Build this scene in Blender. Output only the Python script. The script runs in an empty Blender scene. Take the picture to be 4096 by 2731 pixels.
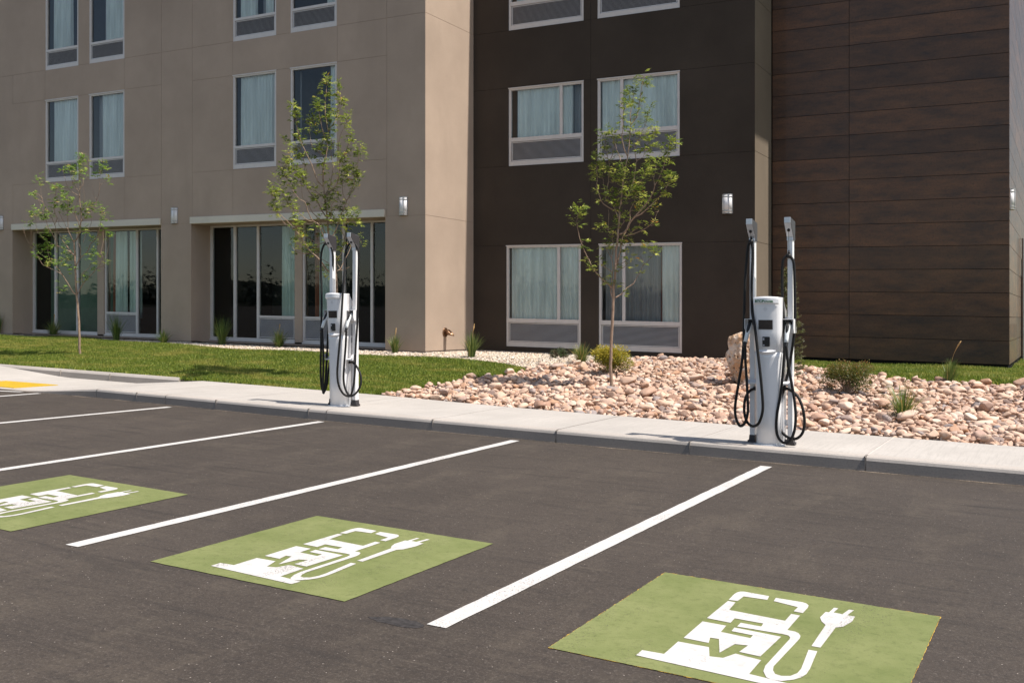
D={'lawn_back':[(-29.89,17.77),(-26.56,17.93),(-24.23,18.2),(-19.26,17.63),(-17.32,17.35),(-14.33,17.34),(-11.71,17.36),(-10.44,17.26),(-9.54,16.98),(-8.99,16.63),(-8.75,16.35),(-8.76,15.87),(-8.88,15.54),(-9.2,15.22),(-9.3,14.72),(-9.42,14.12),(-9.55,13.44),(-9.58,13.1)],'lawn2_front':[(-5.56,21.37),(-5.07,20.26),(-4.51,19.16),(-4.02,18.59),(-3.27,18.01),(-2.46,17.48),(-1.59,17.34),(-0.65,17.27),(0.67,17.32)],'gravel_cobble':[(-8.86,16.49),(-8.82,17.07),(-8.28,17.36),(-7.98,17.86),(-7.8,19.47),(-7.58,20.95)],'plants':{'boulder':(-4.68,16.05,0.88,0.37),'spruce':(-4.1,16.75,1.87,0.52),'yellow':(-7.05,16.36,0.49,0.72),'pine':(-9.19,18.5,0.3,0.55),'t2330':(-8.27,17.64,0.42,0.46),'t1900':(-10.86,17.81,0.71,0.46),'t1590':(-12.86,17.91,0.56,0.35),'t1115':(-16.33,18.09,0.61,0.54),'t890':(-18.15,18.08,0.71,0.58),'t655':(-19.89,17.84,0.39,0.43),'t465':(-21.8,17.98,0.72,0.52),'t215':(-25.02,18.52,0.67,0.72),'t0':(-26.9,18.12,0.68,0.27),'red':(-2.97,15.7,0.48,0.71),'t3620':(-1.93,13.92,0.53,0.68),'t3800':(-1.7,17.15,0.53,0.31)},'tree3':{'loc':(-6.47,14.96),'B':[(5.2,[(0,0,-2),(-2,-1,29),(-2,-1,61),(1,0,125),(2,1,160),(4,2,185),(5,3,214),(7,4,237),(9,5,262),(10,6,288),(13,7,307),(14,8,323),(17,9,341),(19,11,360),(23,13,382),(25,14,407),(26,14,425)]),(1.4,[(1,0,143),(-2,-1,153),(-2,0,165),(0,2,185),(0,2,198),(-2,2,211),(0,3,218),(0,4,231),(-2,3,243),(-7,1,255),(-7,2,276),(-7,2,288)]),(1.8,[(1,0,161),(-10,-8,172),(-22,-17,187),(-28,-22,200),(-35,-29,218),(-40,-34,236),(-43,-38,253),(-44,-40,261),(-41,-40,282)]),(1.5,[(4,2,145),(12,8,151),(21,14,162),(29,20,169),(36,26,185),(43,31,199),(53,38,211),(57,42,219)]),(2.4,[(5,5,198),(9,10,218),(10,13,237),(16,18,252),(20,22,266),(21,24,279),(20,25,287),(25,29,298),(28,32,309),(29,34,321)]),(2.4,[(10,5,247),(20,7,252),(34,4,271),(47,6,278),(60,6,288),(71,6,298),(81,6,307),(90,5,318),(98,3,330)]),(1.8,[(34,4,271),(55,3,291),(63,2,300),(71,-1,313),(74,-4,321),(83,-6,334),(92,-11,351),(100,-15,369),(106,-21,386)]),(1.0,[(74,-4,322),(72,-2,332),(73,4,348)]),(1.3,[(14,15,244),(34,21,250),(55,27,262),(62,28,273),(68,28,285)]),(1.0,[(20,20,248),(29,22,254),(35,24,259),(39,24,266)]),(1.7,[(8,5,274),(1,8,289),(-5,9,297),(-14,9,303),(-17,12,313),(-22,16,329),(-25,20,342),(-28,24,356)]),(1.4,[(-1,7,287),(-8,2,291),(-17,-3,300),(-20,-5,311),(-25,-8,324),(-23,-7,332),(-24,-9,358),(-24,-9,373)]),(1.5,[(-15,12,313),(-15,14,319),(-15,19,335),(-16,25,355),(-18,28,369),(-21,29,378),(-26,34,403),(-27,38,419)]),(1.0,[(-18,28,369),(-13,30,378),(-10,32,395),(-12,30,414)]),(1.5,[(17,9,349),(11,9,366),(5,8,384),(0,8,404)]),(1.4,[(21,12,373),(18,6,383),(17,-1,401),(20,-4,414),(22,-8,429),(25,-12,445),(22,-17,452)]),(1.4,[(26,14,423),(33,20,435),(36,25,455),(38,28,475),(40,32,495),(41,33,503)]),(1.0,[(26,14,426),(24,18,441),(25,26,463),(25,32,479)]),(1.6,[(19,10,304),(23,13,313),(30,17,333),(32,19,352),(34,20,365),(42,25,371),(45,27,382)]),(0.9,[(34,20,365),(31,21,373),(30,24,391),(33,27,398),(37,33,411),(41,38,425),(44,44,441),(46,48,452)]),(1.1,[(25,32,316),(26,33,322),(33,40,335),(38,45,348),(46,52,365)]),(0.9,[(10,5,256),(17,5,265),(19,3,271)]),(0.9,[(7,4,187),(15,12,194),(21,18,203)]),(0.8,[(8,4,210),(16,10,211),(21,13,214)]),(0.8,[(6,6,200),(14,9,201),(19,10,205)]),(0.8,[(-1,1,187),(-9,-9,194),(-13,-15,199)]),(0.8,[(-2,2,209),(-8,2,219),(-13,3,225)])],'C':[(42,34,500,8),(46,39,487,6),(37,37,490,5),(23,34,480,10),(17,35,474,8),(26,-17,455,9),(27,-6,448,9),(22,23,460,6),(35,34,467,6),(39,33,456,6),(25,-14,428,7),(22,-10,418,6),(46,42,450,7),(43,52,439,8),(41,37,430,6),(35,24,438,6),(30,13,409,8),(28,25,404,9),(26,20,391,9),(51,38,407,10),(51,32,397,9),(58,50,417,6),(54,39,389,6),(-26,42,421,9),(-5,13,407,8),(-32,37,408,8),(-13,39,403,8),(-19,34,388,10),(-23,22,388,6),(43,32,380,8),(103,-14,387,8),(109,-12,378,8),(95,-17,374,9),(99,-12,360,9),(-22,-13,371,8),(-26,-3,362,9),(-24,-7,349,12),(-23,23,359,10),(-9,21,361,9),(-33,22,343,9),(-19,32,347,8),(11,-1,345,9),(18,16,361,8),(26,14,346,6),(-2,20,332,10),(13,4,339,8),(27,21,329,10),(31,45,338,10),(49,45,363,10),(74,7,357,10),(69,-6,342,12),(37,48,349,8),(91,-5,336,12),(95,8,336,10),(96,10,326,9),(86,3,323,9),(26,41,323,12),(13,4,319,8),(26,7,314,8),(-22,-4,314,6),(0,3,305,10),(-9,10,312,8),(15,7,310,9),(27,33,312,13),(31,28,321,10),(39,29,305,8),(10,12,299,8),(4,6,295,8),(25,36,288,8),(52,9,292,8),(81,3,307,9),(88,9,310,5),(-17,-3,300,5),(12,9,277,6),(20,5,271,6),(-18,-4,261,8),(-8,2,259,9),(3,9,260,8),(2,5,250,6),(18,18,244,6),(18,21,238,5),(0,-1,237,5),(-11,0,225,8),(-8,11,225,6),(14,15,228,6),(18,12,217,5),(24,11,204,6),(16,10,196,4),(-3,-3,175,6),(-7,-15,167,6),(9,7,168,6),(6,6,191,4),(-37,-46,281,10),(-38,-37,286,8),(-43,-42,273,8),(-45,-37,263,8),(-35,-34,234,5),(-37,-26,222,6),(-33,-21,191,6),(-21,-25,191,6),(-9,-21,199,6),(14,12,152,4),(34,33,185,4),(41,26,198,4),(44,33,228,8),(54,42,220,8),(58,39,223,6),(36,25,215,4),(65,23,282,9),(60,28,262,4),(44,30,255,4),(42,22,267,4),(32,22,257,4),(-36,-21,206,3)]},'tree2':{'loc':(-11.8,14.64),'B':[(5.2,[(0,0,-2),(-1,0,69),(-2,-1,138),(-3,-1,185),(-5,-3,212),(-11,-6,245),(-16,-9,266),(-17,-9,284),(-19,-11,310),(-21,-12,326),(-23,-13,350),(-23,-13,376),(-22,-12,391),(-19,-10,402),(-17,-9,422),(-16,-9,435),(-15,-8,448)]),(1.6,[(-15,-8,448),(-21,-7,469),(-25,-5,489),(-27,-2,507),(-28,2,525),(-29,5,542)]),(1.2,[(-15,-8,448),(-11,-3,458),(-6,5,472),(-6,7,480),(-6,11,494),(-7,16,518)]),(1.6,[(-2,-1,191),(3,6,196),(4,11,206),(7,20,222),(8,28,239),(0,27,247)]),(0.8,[(3,6,194),(-4,5,203),(-8,4,212)]),(0.9,[(2,5,192),(7,12,195),(12,19,199)]),(2.2,[(-8,-4,189),(-14,-13,193),(-20,-27,211),(-27,-39,223),(-32,-49,234),(-34,-57,247),(-38,-66,258),(-41,-73,266),(-45,-82,276),(-51,-92,286),(-56,-101,295),(-56,-109,310),(-55,-115,323),(-52,-115,337)]),(1.0,[(-41,-73,264),(-51,-79,271),(-60,-84,281),(-64,-87,289)]),(1.0,[(-10,-11,204),(-21,-12,210),(-35,-14,218),(-42,-13,227)]),(1.3,[(-12,-7,245),(-19,-10,245),(-31,-14,241),(-43,-19,247),(-56,-24,256),(-62,-26,264)]),(0.9,[(-32,-42,223),(-45,-45,222),(-59,-47,227),(-67,-48,235),(-73,-48,243)]),(2.0,[(-14,-8,234),(-16,-13,244),(-19,-23,263),(-21,-30,276),(-28,-38,283),(-31,-46,297),(-32,-54,314),(-38,-61,319),(-43,-71,332),(-47,-79,346),(-49,-85,356),(-50,-89,364),(-49,-92,373)]),(1.7,[(-19,-10,258),(-22,-13,267),(-29,-17,284),(-35,-21,293),(-42,-25,302),(-47,-28,318),(-54,-32,323),(-56,-34,336),(-57,-35,351)]),(1.4,[(-22,-30,278),(-27,-35,280),(-36,-42,283),(-44,-50,292),(-52,-59,302),(-58,-65,309),(-64,-72,321),(-65,-76,332)]),(1.8,[(-19,-10,291),(-26,-14,302),(-32,-17,316),(-39,-20,325),(-49,-25,340),(-53,-26,363),(-55,-27,370),(-56,-27,389),(-61,-28,408),(-64,-30,418)]),(0.9,[(-54,-26,362),(-52,-25,375),(-56,-26,389),(-60,-27,402)]),(1.0,[(-21,-12,324),(-26,-20,331),(-31,-29,338),(-39,-40,338)]),(1.9,[(-23,-13,346),(-26,-16,350),(-30,-21,356),(-33,-27,372),(-35,-33,387),(-38,-38,399),(-43,-47,418),(-45,-53,433),(-46,-58,446),(-45,-62,463),(-44,-68,486)]),(1.1,[(-18,-10,428),(-21,-16,447),(-23,-21,466),(-23,-26,485),(-22,-28,498)]),(1.0,[(-22,-12,402),(-38,-14,413),(-47,-15,421),(-55,-12,440),(-60,-8,458),(-60,-2,475)]),(1.2,[(-20,-11,330),(-16,-5,344),(-15,-1,357),(-15,4,378),(-15,7,391),(-21,7,405),(-25,10,425)]),(1.5,[(-20,-11,328),(-9,-10,338),(4,-8,349),(11,-10,368),(16,-15,389),(16,-19,399),(20,-23,417),(26,-25,433),(35,-26,448),(42,-26,460)]),(1.0,[(16,-15,389),(22,-7,403),(25,-1,418),(27,5,434)]),(1.3,[(-16,-9,276),(-8,-10,290),(-3,-14,310),(2,-14,316),(11,-12,322)]),(1.9,[(-12,-7,247),(-6,-1,262),(-1,3,278),(1,6,291),(7,11,309),(9,14,321),(2,12,334),(0,13,358),(0,14,371)]),(1.1,[(9,14,321),(15,14,327),(24,13,344),(34,11,363),(41,6,388),(45,3,400),(48,1,410)]),(1.3,[(-9,2,205),(13,-1,231),(20,-7,253),(21,-16,269),(36,-15,278),(44,-15,285),(51,-17,295)]),(0.9,[(-2,4,295),(8,15,301),(9,24,323)]),(0.9,[(20,-7,251),(33,-4,249),(46,0,247),(53,2,245)]),(0.8,[(-18,-26,204),(-12,-25,195),(-5,-25,185)])],'C':[(-34,11,546,8),(-36,8,538,8),(-24,4,537,8),(-37,5,524,7),(-24,5,521,7),(-10,18,527,9),(-5,12,517,11),(-10,23,509,9),(-8,13,498,8),(-6,15,483,8),(-12,10,479,7),(-20,-31,497,8),(-20,-27,490,8),(-19,-30,481,8),(-18,-25,474,5),(-39,-73,487,8),(-44,-72,480,7),(-46,-61,475,8),(-40,-68,465,7),(-52,-63,459,5),(-41,-63,468,5),(-59,-5,477,8),(-67,0,471,8),(-56,0,472,8),(-53,-8,458,8),(-57,-7,451,7),(-23,1,483,11),(-9,-6,474,9),(-29,-2,469,7),(-10,-9,465,8),(-13,-3,451,7),(-32,-16,449,5),(48,-32,462,8),(37,-24,456,7),(40,-26,449,5),(26,6,444,9),(34,0,433,11),(32,-5,424,8),(32,-3,410,7),(44,7,411,9),(53,2,402,8),(43,6,402,7),(45,16,394,5),(17,-16,411,8),(22,-18,401,9),(-65,-67,424,8),(-82,-39,421,8),(-82,-34,414,7),(-40,-61,440,7),(-48,-50,429,8),(-66,-25,421,9),(-70,-26,416,7),(-51,-30,402,7),(-44,-81,388,11),(-65,-37,398,11),(-61,-30,394,9),(-44,-87,381,8),(-39,-79,377,11),(-45,-93,370,9),(-55,-84,364,9),(-47,-83,356,8),(-68,-38,375,9),(-64,-35,369,8),(-56,-34,361,9),(-22,-20,426,11),(-30,-17,415,11),(-33,-8,412,9),(-20,-2,440,7),(-6,-10,431,8),(-20,5,423,11),(-24,15,400,7),(-31,-16,394,8),(-23,-15,386,8),(-21,-16,372,7),(23,-9,392,11),(20,-7,382,12),(0,14,375,11),(34,0,375,11),(31,1,369,11),(35,19,365,9),(6,8,361,9),(-49,-85,361,11),(-39,-73,363,9),(-54,-40,359,11),(-57,-31,349,11),(-46,-36,343,8),(-43,-75,347,5),(-68,-72,341,11),(-58,-79,332,8),(-50,-115,338,8),(-51,-120,327,8),(-61,-112,324,7),(-48,-115,321,8),(-53,-108,311,9),(-66,-98,301,9),(-61,-98,292,8),(-57,-93,295,8),(-60,-71,321,8),(-59,-66,313,11),(-60,-62,305,9),(-67,-70,306,8),(-52,-63,292,8),(-50,-55,284,11),(-29,-73,275,8),(-40,-74,274,8),(-48,-65,335,6),(-34,-22,340,8),(-32,-21,330,11),(-37,-19,322,8),(-40,-27,312,7),(-18,-17,312,12),(-15,-13,302,11),(-18,-1,348,8),(-8,-3,340,8),(-7,-11,328,12),(-7,-14,320,9),(3,-12,323,9),(-1,16,358,12),(5,19,351,9),(25,10,369,12),(27,12,353,11),(28,19,342,9),(41,11,363,8),(17,15,331,5),(-1,12,312,11),(3,13,304,9),(1,4,306,7),(3,15,292,8),(-17,-7,290,8),(-8,-9,284,8),(8,0,281,8),(26,-12,274,9),(39,-18,269,8),(50,-14,292,11),(45,-15,290,8),(47,-8,282,8),(50,-9,272,8),(48,-13,296,8),(-23,-33,270,7),(-63,-24,263,9),(-42,-57,251,8),(-60,-20,260,7),(-38,-62,244,9),(-32,-43,235,11),(-50,-11,233,11),(-43,-10,228,8),(-41,-38,227,7),(-62,-41,225,5),(-71,-46,242,5),(-25,-13,254,7),(9,-9,236,9),(1,-1,232,8),(10,-5,248,7),(53,1,245,7),(50,3,238,5),(-14,-22,193,8),(-19,-12,190,7),(0,-28,181,4),(-9,9,214,5),(-1,28,240,5),(-30,-15,292,4),(-9,-4,267,8)]},'tree1':{'loc':(-19.64,15.21),'B':[(5.6,[(0,0,-2),(-1,0,3),(-2,-1,57),(-4,-2,96),(-6,-3,126),(-8,-4,156),(-9,-5,181),(-10,-6,215),(-11,-6,235),(-12,-7,255),(-6,-3,265),(-1,0,283),(1,1,302),(2,1,320),(0,0,335),(-1,-1,364),(-1,0,392),(-1,-1,421),(1,1,439)]),(2.0,[(-9,-5,137),(-14,-13,149),(-17,-22,167),(-21,-30,181),(-27,-37,188),(-38,-51,197),(-47,-62,205),(-49,-68,218),(-51,-73,226)]),(1.6,[(-21,-30,181),(-32,-33,196),(-44,-38,208),(-59,-43,220),(-73,-48,229),(-89,-54,245),(-101,-59,257),(-108,-60,271),(-116,-62,289)]),(1.0,[(-89,-54,245),(-89,-60,257),(-84,-63,272),(-80,-68,288)]),(0.8,[(-50,-41,214),(-54,-42,234),(-56,-43,247)]),(2.0,[(-12,-7,227),(-20,-13,235),(-40,-28,247),(-54,-38,254),(-64,-46,263),(-71,-52,273),(-75,-56,286),(-76,-57,296),(-75,-59,314)]),(1.2,[(-40,-28,247),(-40,-36,265),(-42,-46,282),(-43,-50,288),(-42,-57,305),(-41,-63,319),(-41,-70,334),(-40,-77,348)]),(1.8,[(-15,-8,231),(-25,-14,245),(-36,-20,262),(-44,-24,278),(-48,-26,286),(-56,-31,311),(-65,-35,328),(-73,-40,343),(-78,-42,365),(-79,-43,388)]),(0.7,[(-32,-72,349),(-35,-81,358),(-40,-87,360)]),(0.7,[(-73,-40,345),(-82,-46,352),(-88,-49,355)]),(1.1,[(-51,-28,295),(-41,-29,309),(-41,-35,323),(-36,-40,339),(-27,-44,360),(-21,-46,374)]),(1.7,[(-13,-7,256),(-14,-16,274),(-14,-20,283),(-5,-29,318),(2,-33,339),(8,-39,359)]),(0.9,[(-14,-20,283),(-20,-24,294),(-27,-29,313),(-30,-32,321)]),(0.8,[(-21,-24,284),(-36,-27,293),(-41,-24,311)]),(1.4,[(-1,0,287),(0,-8,308),(-1,-13,319),(5,-15,333),(13,-17,348),(20,-18,361)]),(0.8,[(-1,-13,319),(-8,-21,327),(-7,-26,347)]),(1.0,[(-1,-1,359),(-16,-7,369),(-27,-11,379),(-35,-13,400),(-42,-14,419)]),(0.9,[(19,-18,367),(-2,-18,390),(-15,-16,413)]),(0.8,[(21,-17,375),(26,-14,381),(26,-12,397),(23,-13,404)]),(1.3,[(1,1,302),(12,5,312),(22,9,325),(32,13,332),(37,15,349),(44,16,371),(47,15,399),(51,15,416)]),(0.7,[(37,15,351),(26,15,364),(17,20,387)]),(0.7,[(6,3,332),(16,-2,356),(21,-8,376)]),(0.6,[(45,17,384),(52,25,392)]),(2.0,[(-9,-5,199),(3,-3,219),(20,2,233),(30,4,251),(42,8,263),(52,9,280),(58,9,298),(63,6,322)]),(1.0,[(4,-2,225),(8,-5,239),(8,-10,252),(5,-14,246)]),(0.9,[(17,-5,255),(26,-6,270),(45,-6,297),(53,-13,325)]),(1.7,[(-6,-3,137),(6,-1,158),(19,3,172),(34,7,186),(46,11,198),(58,16,202),(69,17,226),(75,16,247),(76,14,263)]),(0.8,[(46,11,198),(50,20,218),(43,21,232),(42,28,256),(37,32,279)]),(0.9,[(8,0,164),(11,-5,183),(27,-1,195),(35,0,205)])],'C':[(0,2,446,12),(8,7,444,9),(-3,-4,435,9),(6,4,436,9),(2,-7,428,7),(-10,-21,421,10),(-31,-13,421,7),(-10,-9,422,7),(8,3,420,12),(22,-17,409,9),(29,-9,409,7),(-4,-10,406,9),(-41,-17,420,6),(48,19,426,12),(42,14,422,7),(66,19,419,7),(50,16,408,7),(42,13,405,5),(54,33,395,9),(-89,-44,393,9),(-74,-44,392,7),(-29,-42,377,9),(-21,-53,372,7),(-13,-43,372,6),(-40,-13,378,6),(5,-21,383,10),(-27,-44,364,9),(12,-45,353,13),(-20,-30,350,10),(-10,-23,349,7),(-40,-41,345,9),(-38,-34,337,9),(-26,-33,332,12),(-14,-31,327,12),(-33,-36,332,7),(-14,-23,327,10),(-2,-18,329,9),(1,-11,334,4),(-46,-83,359,6),(-89,-50,356,6),(12,9,338,10),(32,5,336,12),(32,17,334,7),(8,7,328,9),(-8,4,321,6),(5,7,315,4),(20,6,309,6),(64,5,324,7),(67,11,329,4),(79,7,313,9),(64,11,301,4),(-75,-65,322,10),(-67,-62,318,12),(-42,-72,318,9),(-41,-58,313,12),(-57,-38,313,9),(-46,-64,305,7),(-80,-70,298,12),(-6,3,286,10),(11,-2,282,9),(39,32,287,10),(58,10,304,4),(-71,-44,279,6),(-49,-44,282,6),(-63,-39,268,10),(-22,-16,259,9),(-26,-16,249,9),(38,2,261,4),(39,13,255,6),(73,20,267,7),(-49,-46,247,10),(-66,-51,240,9),(-83,-56,240,4),(-48,-44,245,8),(-67,-46,239,8),(-52,-72,224,7),(-64,-48,224,7),(-37,-43,210,10),(-35,-51,201,8),(-25,-32,206,12),(-29,-15,215,12),(-24,-5,219,12),(-28,-12,197,8),(-15,-8,193,8),(-26,-25,152,9),(28,10,232,10),(39,10,226,10),(38,25,226,5),(31,3,209,8),(34,12,196,8),(11,4,178,10),(6,-3,172,5),(67,19,208,7),(84,11,264,6),(-38,-24,233,6)]},'cabRr':[(0.154,0.03,0.598),(0.198,0.0,0.593),(0.263,-0.04,0.562),(0.318,-0.06,0.507),(0.363,-0.08,0.401),(0.381,-0.08,0.265),(0.359,-0.08,0.149),(0.291,-0.08,0.085),(0.204,-0.06,0.094),(0.128,-0.03,0.15),(0.085,-0.01,0.238),(0.083,0,0.358),(0.115,0.02,0.499),(0.159,0.03,0.668),(0.205,0.03,0.884),(0.246,0.03,1.155),(0.254,0.03,1.26),(0.257,0.03,1.445),(0.254,0.03,1.677),(0.245,0.03,1.908),(0.223,0.03,1.978),(0.195,0.02,2.006),(0.164,0.01,1.996),(0.137,0.0,1.945),(0.129,0.0,1.815),(0.136,-0.01,1.536),(0.155,-0.03,1.304),(0.169,-0.06,1.089),(0.166,-0.09,0.859),(0.138,-0.11,0.537),(0.107,-0.12,0.351),(0.098,-0.12,0.185),(0.123,-0.12,0.085),(0.182,-0.12,0.039),(0.241,-0.12,0.067),(0.287,-0.12,0.18),(0.299,-0.12,0.345),(0.278,-0.12,0.545),(0.237,-0.12,0.772),(0.212,-0.13,0.955),(0.203,-0.13,1.078)],'cabRl':[(-0.17,0.02,0.588),(-0.224,0.0,0.556),(-0.261,-0.02,0.479),(-0.269,-0.04,0.367),(-0.247,-0.06,0.267),(-0.195,-0.1,0.208),(-0.127,-0.16,0.202),(-0.064,-0.2,0.245),(-0.022,-0.22,0.36),(-0.02,-0.22,0.489),(-0.045,-0.22,0.764),(-0.083,-0.2,1.038),(-0.114,-0.18,1.25),(-0.151,-0.14,1.391),(-0.169,-0.1,1.531),(-0.183,-0.05,1.766),(-0.185,0.0,2.004),(-0.196,0.02,2.128),(-0.21,0.02,2.171),(-0.229,0.02,2.157),(-0.246,0.02,2.1),(-0.26,0.02,1.958),(-0.27,0.0,1.721),(-0.273,-0.02,1.436),(-0.27,-0.05,1.153),(-0.263,-0.08,1.076),(-0.276,-0.1,0.869),(-0.311,-0.1,0.651),(-0.348,-0.1,0.414),(-0.343,-0.1,0.282),(-0.3,-0.1,0.191),(-0.245,-0.11,0.22),(-0.207,-0.12,0.331),(-0.207,-0.12,0.471),(-0.223,-0.12,0.751),(-0.23,-0.13,0.91),(-0.231,-0.13,1.078)],'cabLr':[(0.13,0.03,0.609),(0.217,0.0,0.605),(0.311,-0.03,0.544),(0.385,-0.05,0.437),(0.4,-0.07,0.317),(0.346,-0.09,0.204),(0.264,-0.12,0.153),(0.179,-0.16,0.181),(0.128,-0.2,0.292),(0.116,-0.22,0.442),(0.126,-0.22,0.628),(0.16,-0.21,1.001),(0.17,-0.17,1.56),(0.143,-0.1,1.879),(0.102,-0.04,2.07),(0.106,0.0,2.2),(0.171,0.02,2.271),(0.248,0.03,2.232),(0.288,0.03,2.11),(0.283,0.03,1.753),(0.275,0.02,1.189),(0.26,0.0,0.813),(0.277,-0.04,0.478),(0.28,-0.08,0.274),(0.252,-0.11,0.163),(0.19,-0.13,0.235),(0.152,-0.13,0.383),(0.167,-0.13,0.626),(0.19,-0.13,0.87),(0.199,-0.13,1.075)],'cabLl':[(-0.221,0.03,0.576),(-0.226,-0.0,0.453),(-0.212,-0.04,0.303),(-0.228,-0.08,0.194),(-0.257,-0.1,0.247),(-0.277,-0.1,0.455),(-0.272,-0.1,0.797),(-0.281,-0.08,1.12),(-0.318,-0.03,1.559),(-0.357,0.0,1.942),(-0.356,0.01,2.135),(-0.32,0.02,2.25),(-0.259,0.02,2.278),(-0.202,0.03,2.239),(-0.171,0.04,2.077),(-0.202,0.06,1.791),(-0.231,0.06,1.599),(-0.24,0.03,1.178),(-0.235,0.0,0.891),(-0.214,-0.05,0.57),(-0.212,-0.09,0.249),(-0.222,-0.11,0.174),(-0.219,-0.12,0.326),(-0.211,-0.12,0.611),(-0.215,-0.13,0.895),(-0.23,-0.13,1.074)],'ev':[[(0.325,0.777),(0.321,0.86),(0.324,0.886),(0.33,0.901),(0.342,0.909),(0.437,0.904),(0.443,0.855),(0.359,0.849),(0.356,0.782)],[(0.463,0.896),(0.558,0.897),(0.573,0.889),(0.585,0.871),(0.589,0.844),(0.589,0.77),(0.557,0.772),(0.558,0.829),(0.467,0.853)],[(0.327,0.763),(0.325,0.534),(0.408,0.529),(0.406,0.583),(0.503,0.582),(0.506,0.547),(0.437,0.548),(0.438,0.504),(0.584,0.511),(0.605,0.507),(0.614,0.492),(0.617,0.473),(0.614,0.2),(0.621,0.154),(0.641,0.112),(0.661,0.102),(0.685,0.107),(0.712,0.136),(0.726,0.164),(0.733,0.198),(0.732,0.248),(0.717,0.409),(0.691,0.408),(0.71,0.234),(0.709,0.192),(0.697,0.159),(0.675,0.146),(0.656,0.151),(0.643,0.176),(0.636,0.209),(0.643,0.496),(0.639,0.524),(0.627,0.548),(0.613,0.558),(0.588,0.559),(0.587,0.736),(0.557,0.738),(0.558,0.651),(0.362,0.663),(0.355,0.761)],[(0.324,0.492),(0.405,0.492),(0.409,0.422),(0.508,0.415),(0.507,0.446),(0.436,0.449),(0.434,0.489),(0.588,0.482),(0.58,0.269),(0.514,0.273),(0.521,0.344),(0.482,0.334),(0.465,0.234),(0.425,0.353),(0.397,0.35),(0.409,0.3),(0.326,0.302)],[(0.323,0.26),(0.422,0.263),(0.449,0.187),(0.488,0.196),(0.509,0.252),(0.591,0.239),(0.592,0.111),(0.704,0.099),(0.697,0.057),(0.257,0.077),(0.256,0.128),(0.325,0.132)],[(0.691,0.447),(0.718,0.448),(0.718,0.673),(0.737,0.696),(0.752,0.768),(0.75,0.829),(0.725,0.83),(0.733,0.902),(0.717,0.9),(0.708,0.833),(0.678,0.836),(0.682,0.895),(0.668,0.893),(0.664,0.828),(0.653,0.827),(0.65,0.754),(0.664,0.713),(0.684,0.681)]]}
import bpy, bmesh, math, random
import numpy as np
from mathutils import Vector, noise as mnoise
R=math.radians
rnd=random.Random(11)
S=.01726                       # the whole site falls about one degree towards the right
YAW=math.atan(2242/4034.); SA,CA=math.sin(YAW),math.cos(YAW)
KB=.69
def grade(x,y): return -S*(x*CA+y*SA)
def zg(X,Y):                   # landscaped bank rising from the pavement to the building
    t=max(0,min(1,(Y-12.9)/(18.2-12.9)))
    return .15+.40*(t*t*(3-2*t)*.4+t*.6)
def zz(z): return 1.55+(z-1.55)*KB
scene=bpy.context.scene
COL=scene.collection
WO={}                          # world origin of each object
def link(o,parent=None,wo=(0,0,0)):
    COL.objects.link(o); WO[o.name]=Vector(wo)
    if parent:
        o.parent=parent; o.location=Vector(wo)-WO[parent.name]
    else: o.location=wo
    return o
def tag(o,label=None,cat=None,group=None,kind=None):
    if label: o['label']=label
    if cat: o['category']=cat
    if group: o['group']=group
    if kind: o['kind']=kind
    return o
def empty(name,wo,parent=None):
    o=bpy.data.objects.new(name,None); o.empty_display_size=.2
    return link(o,parent,wo)
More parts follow.
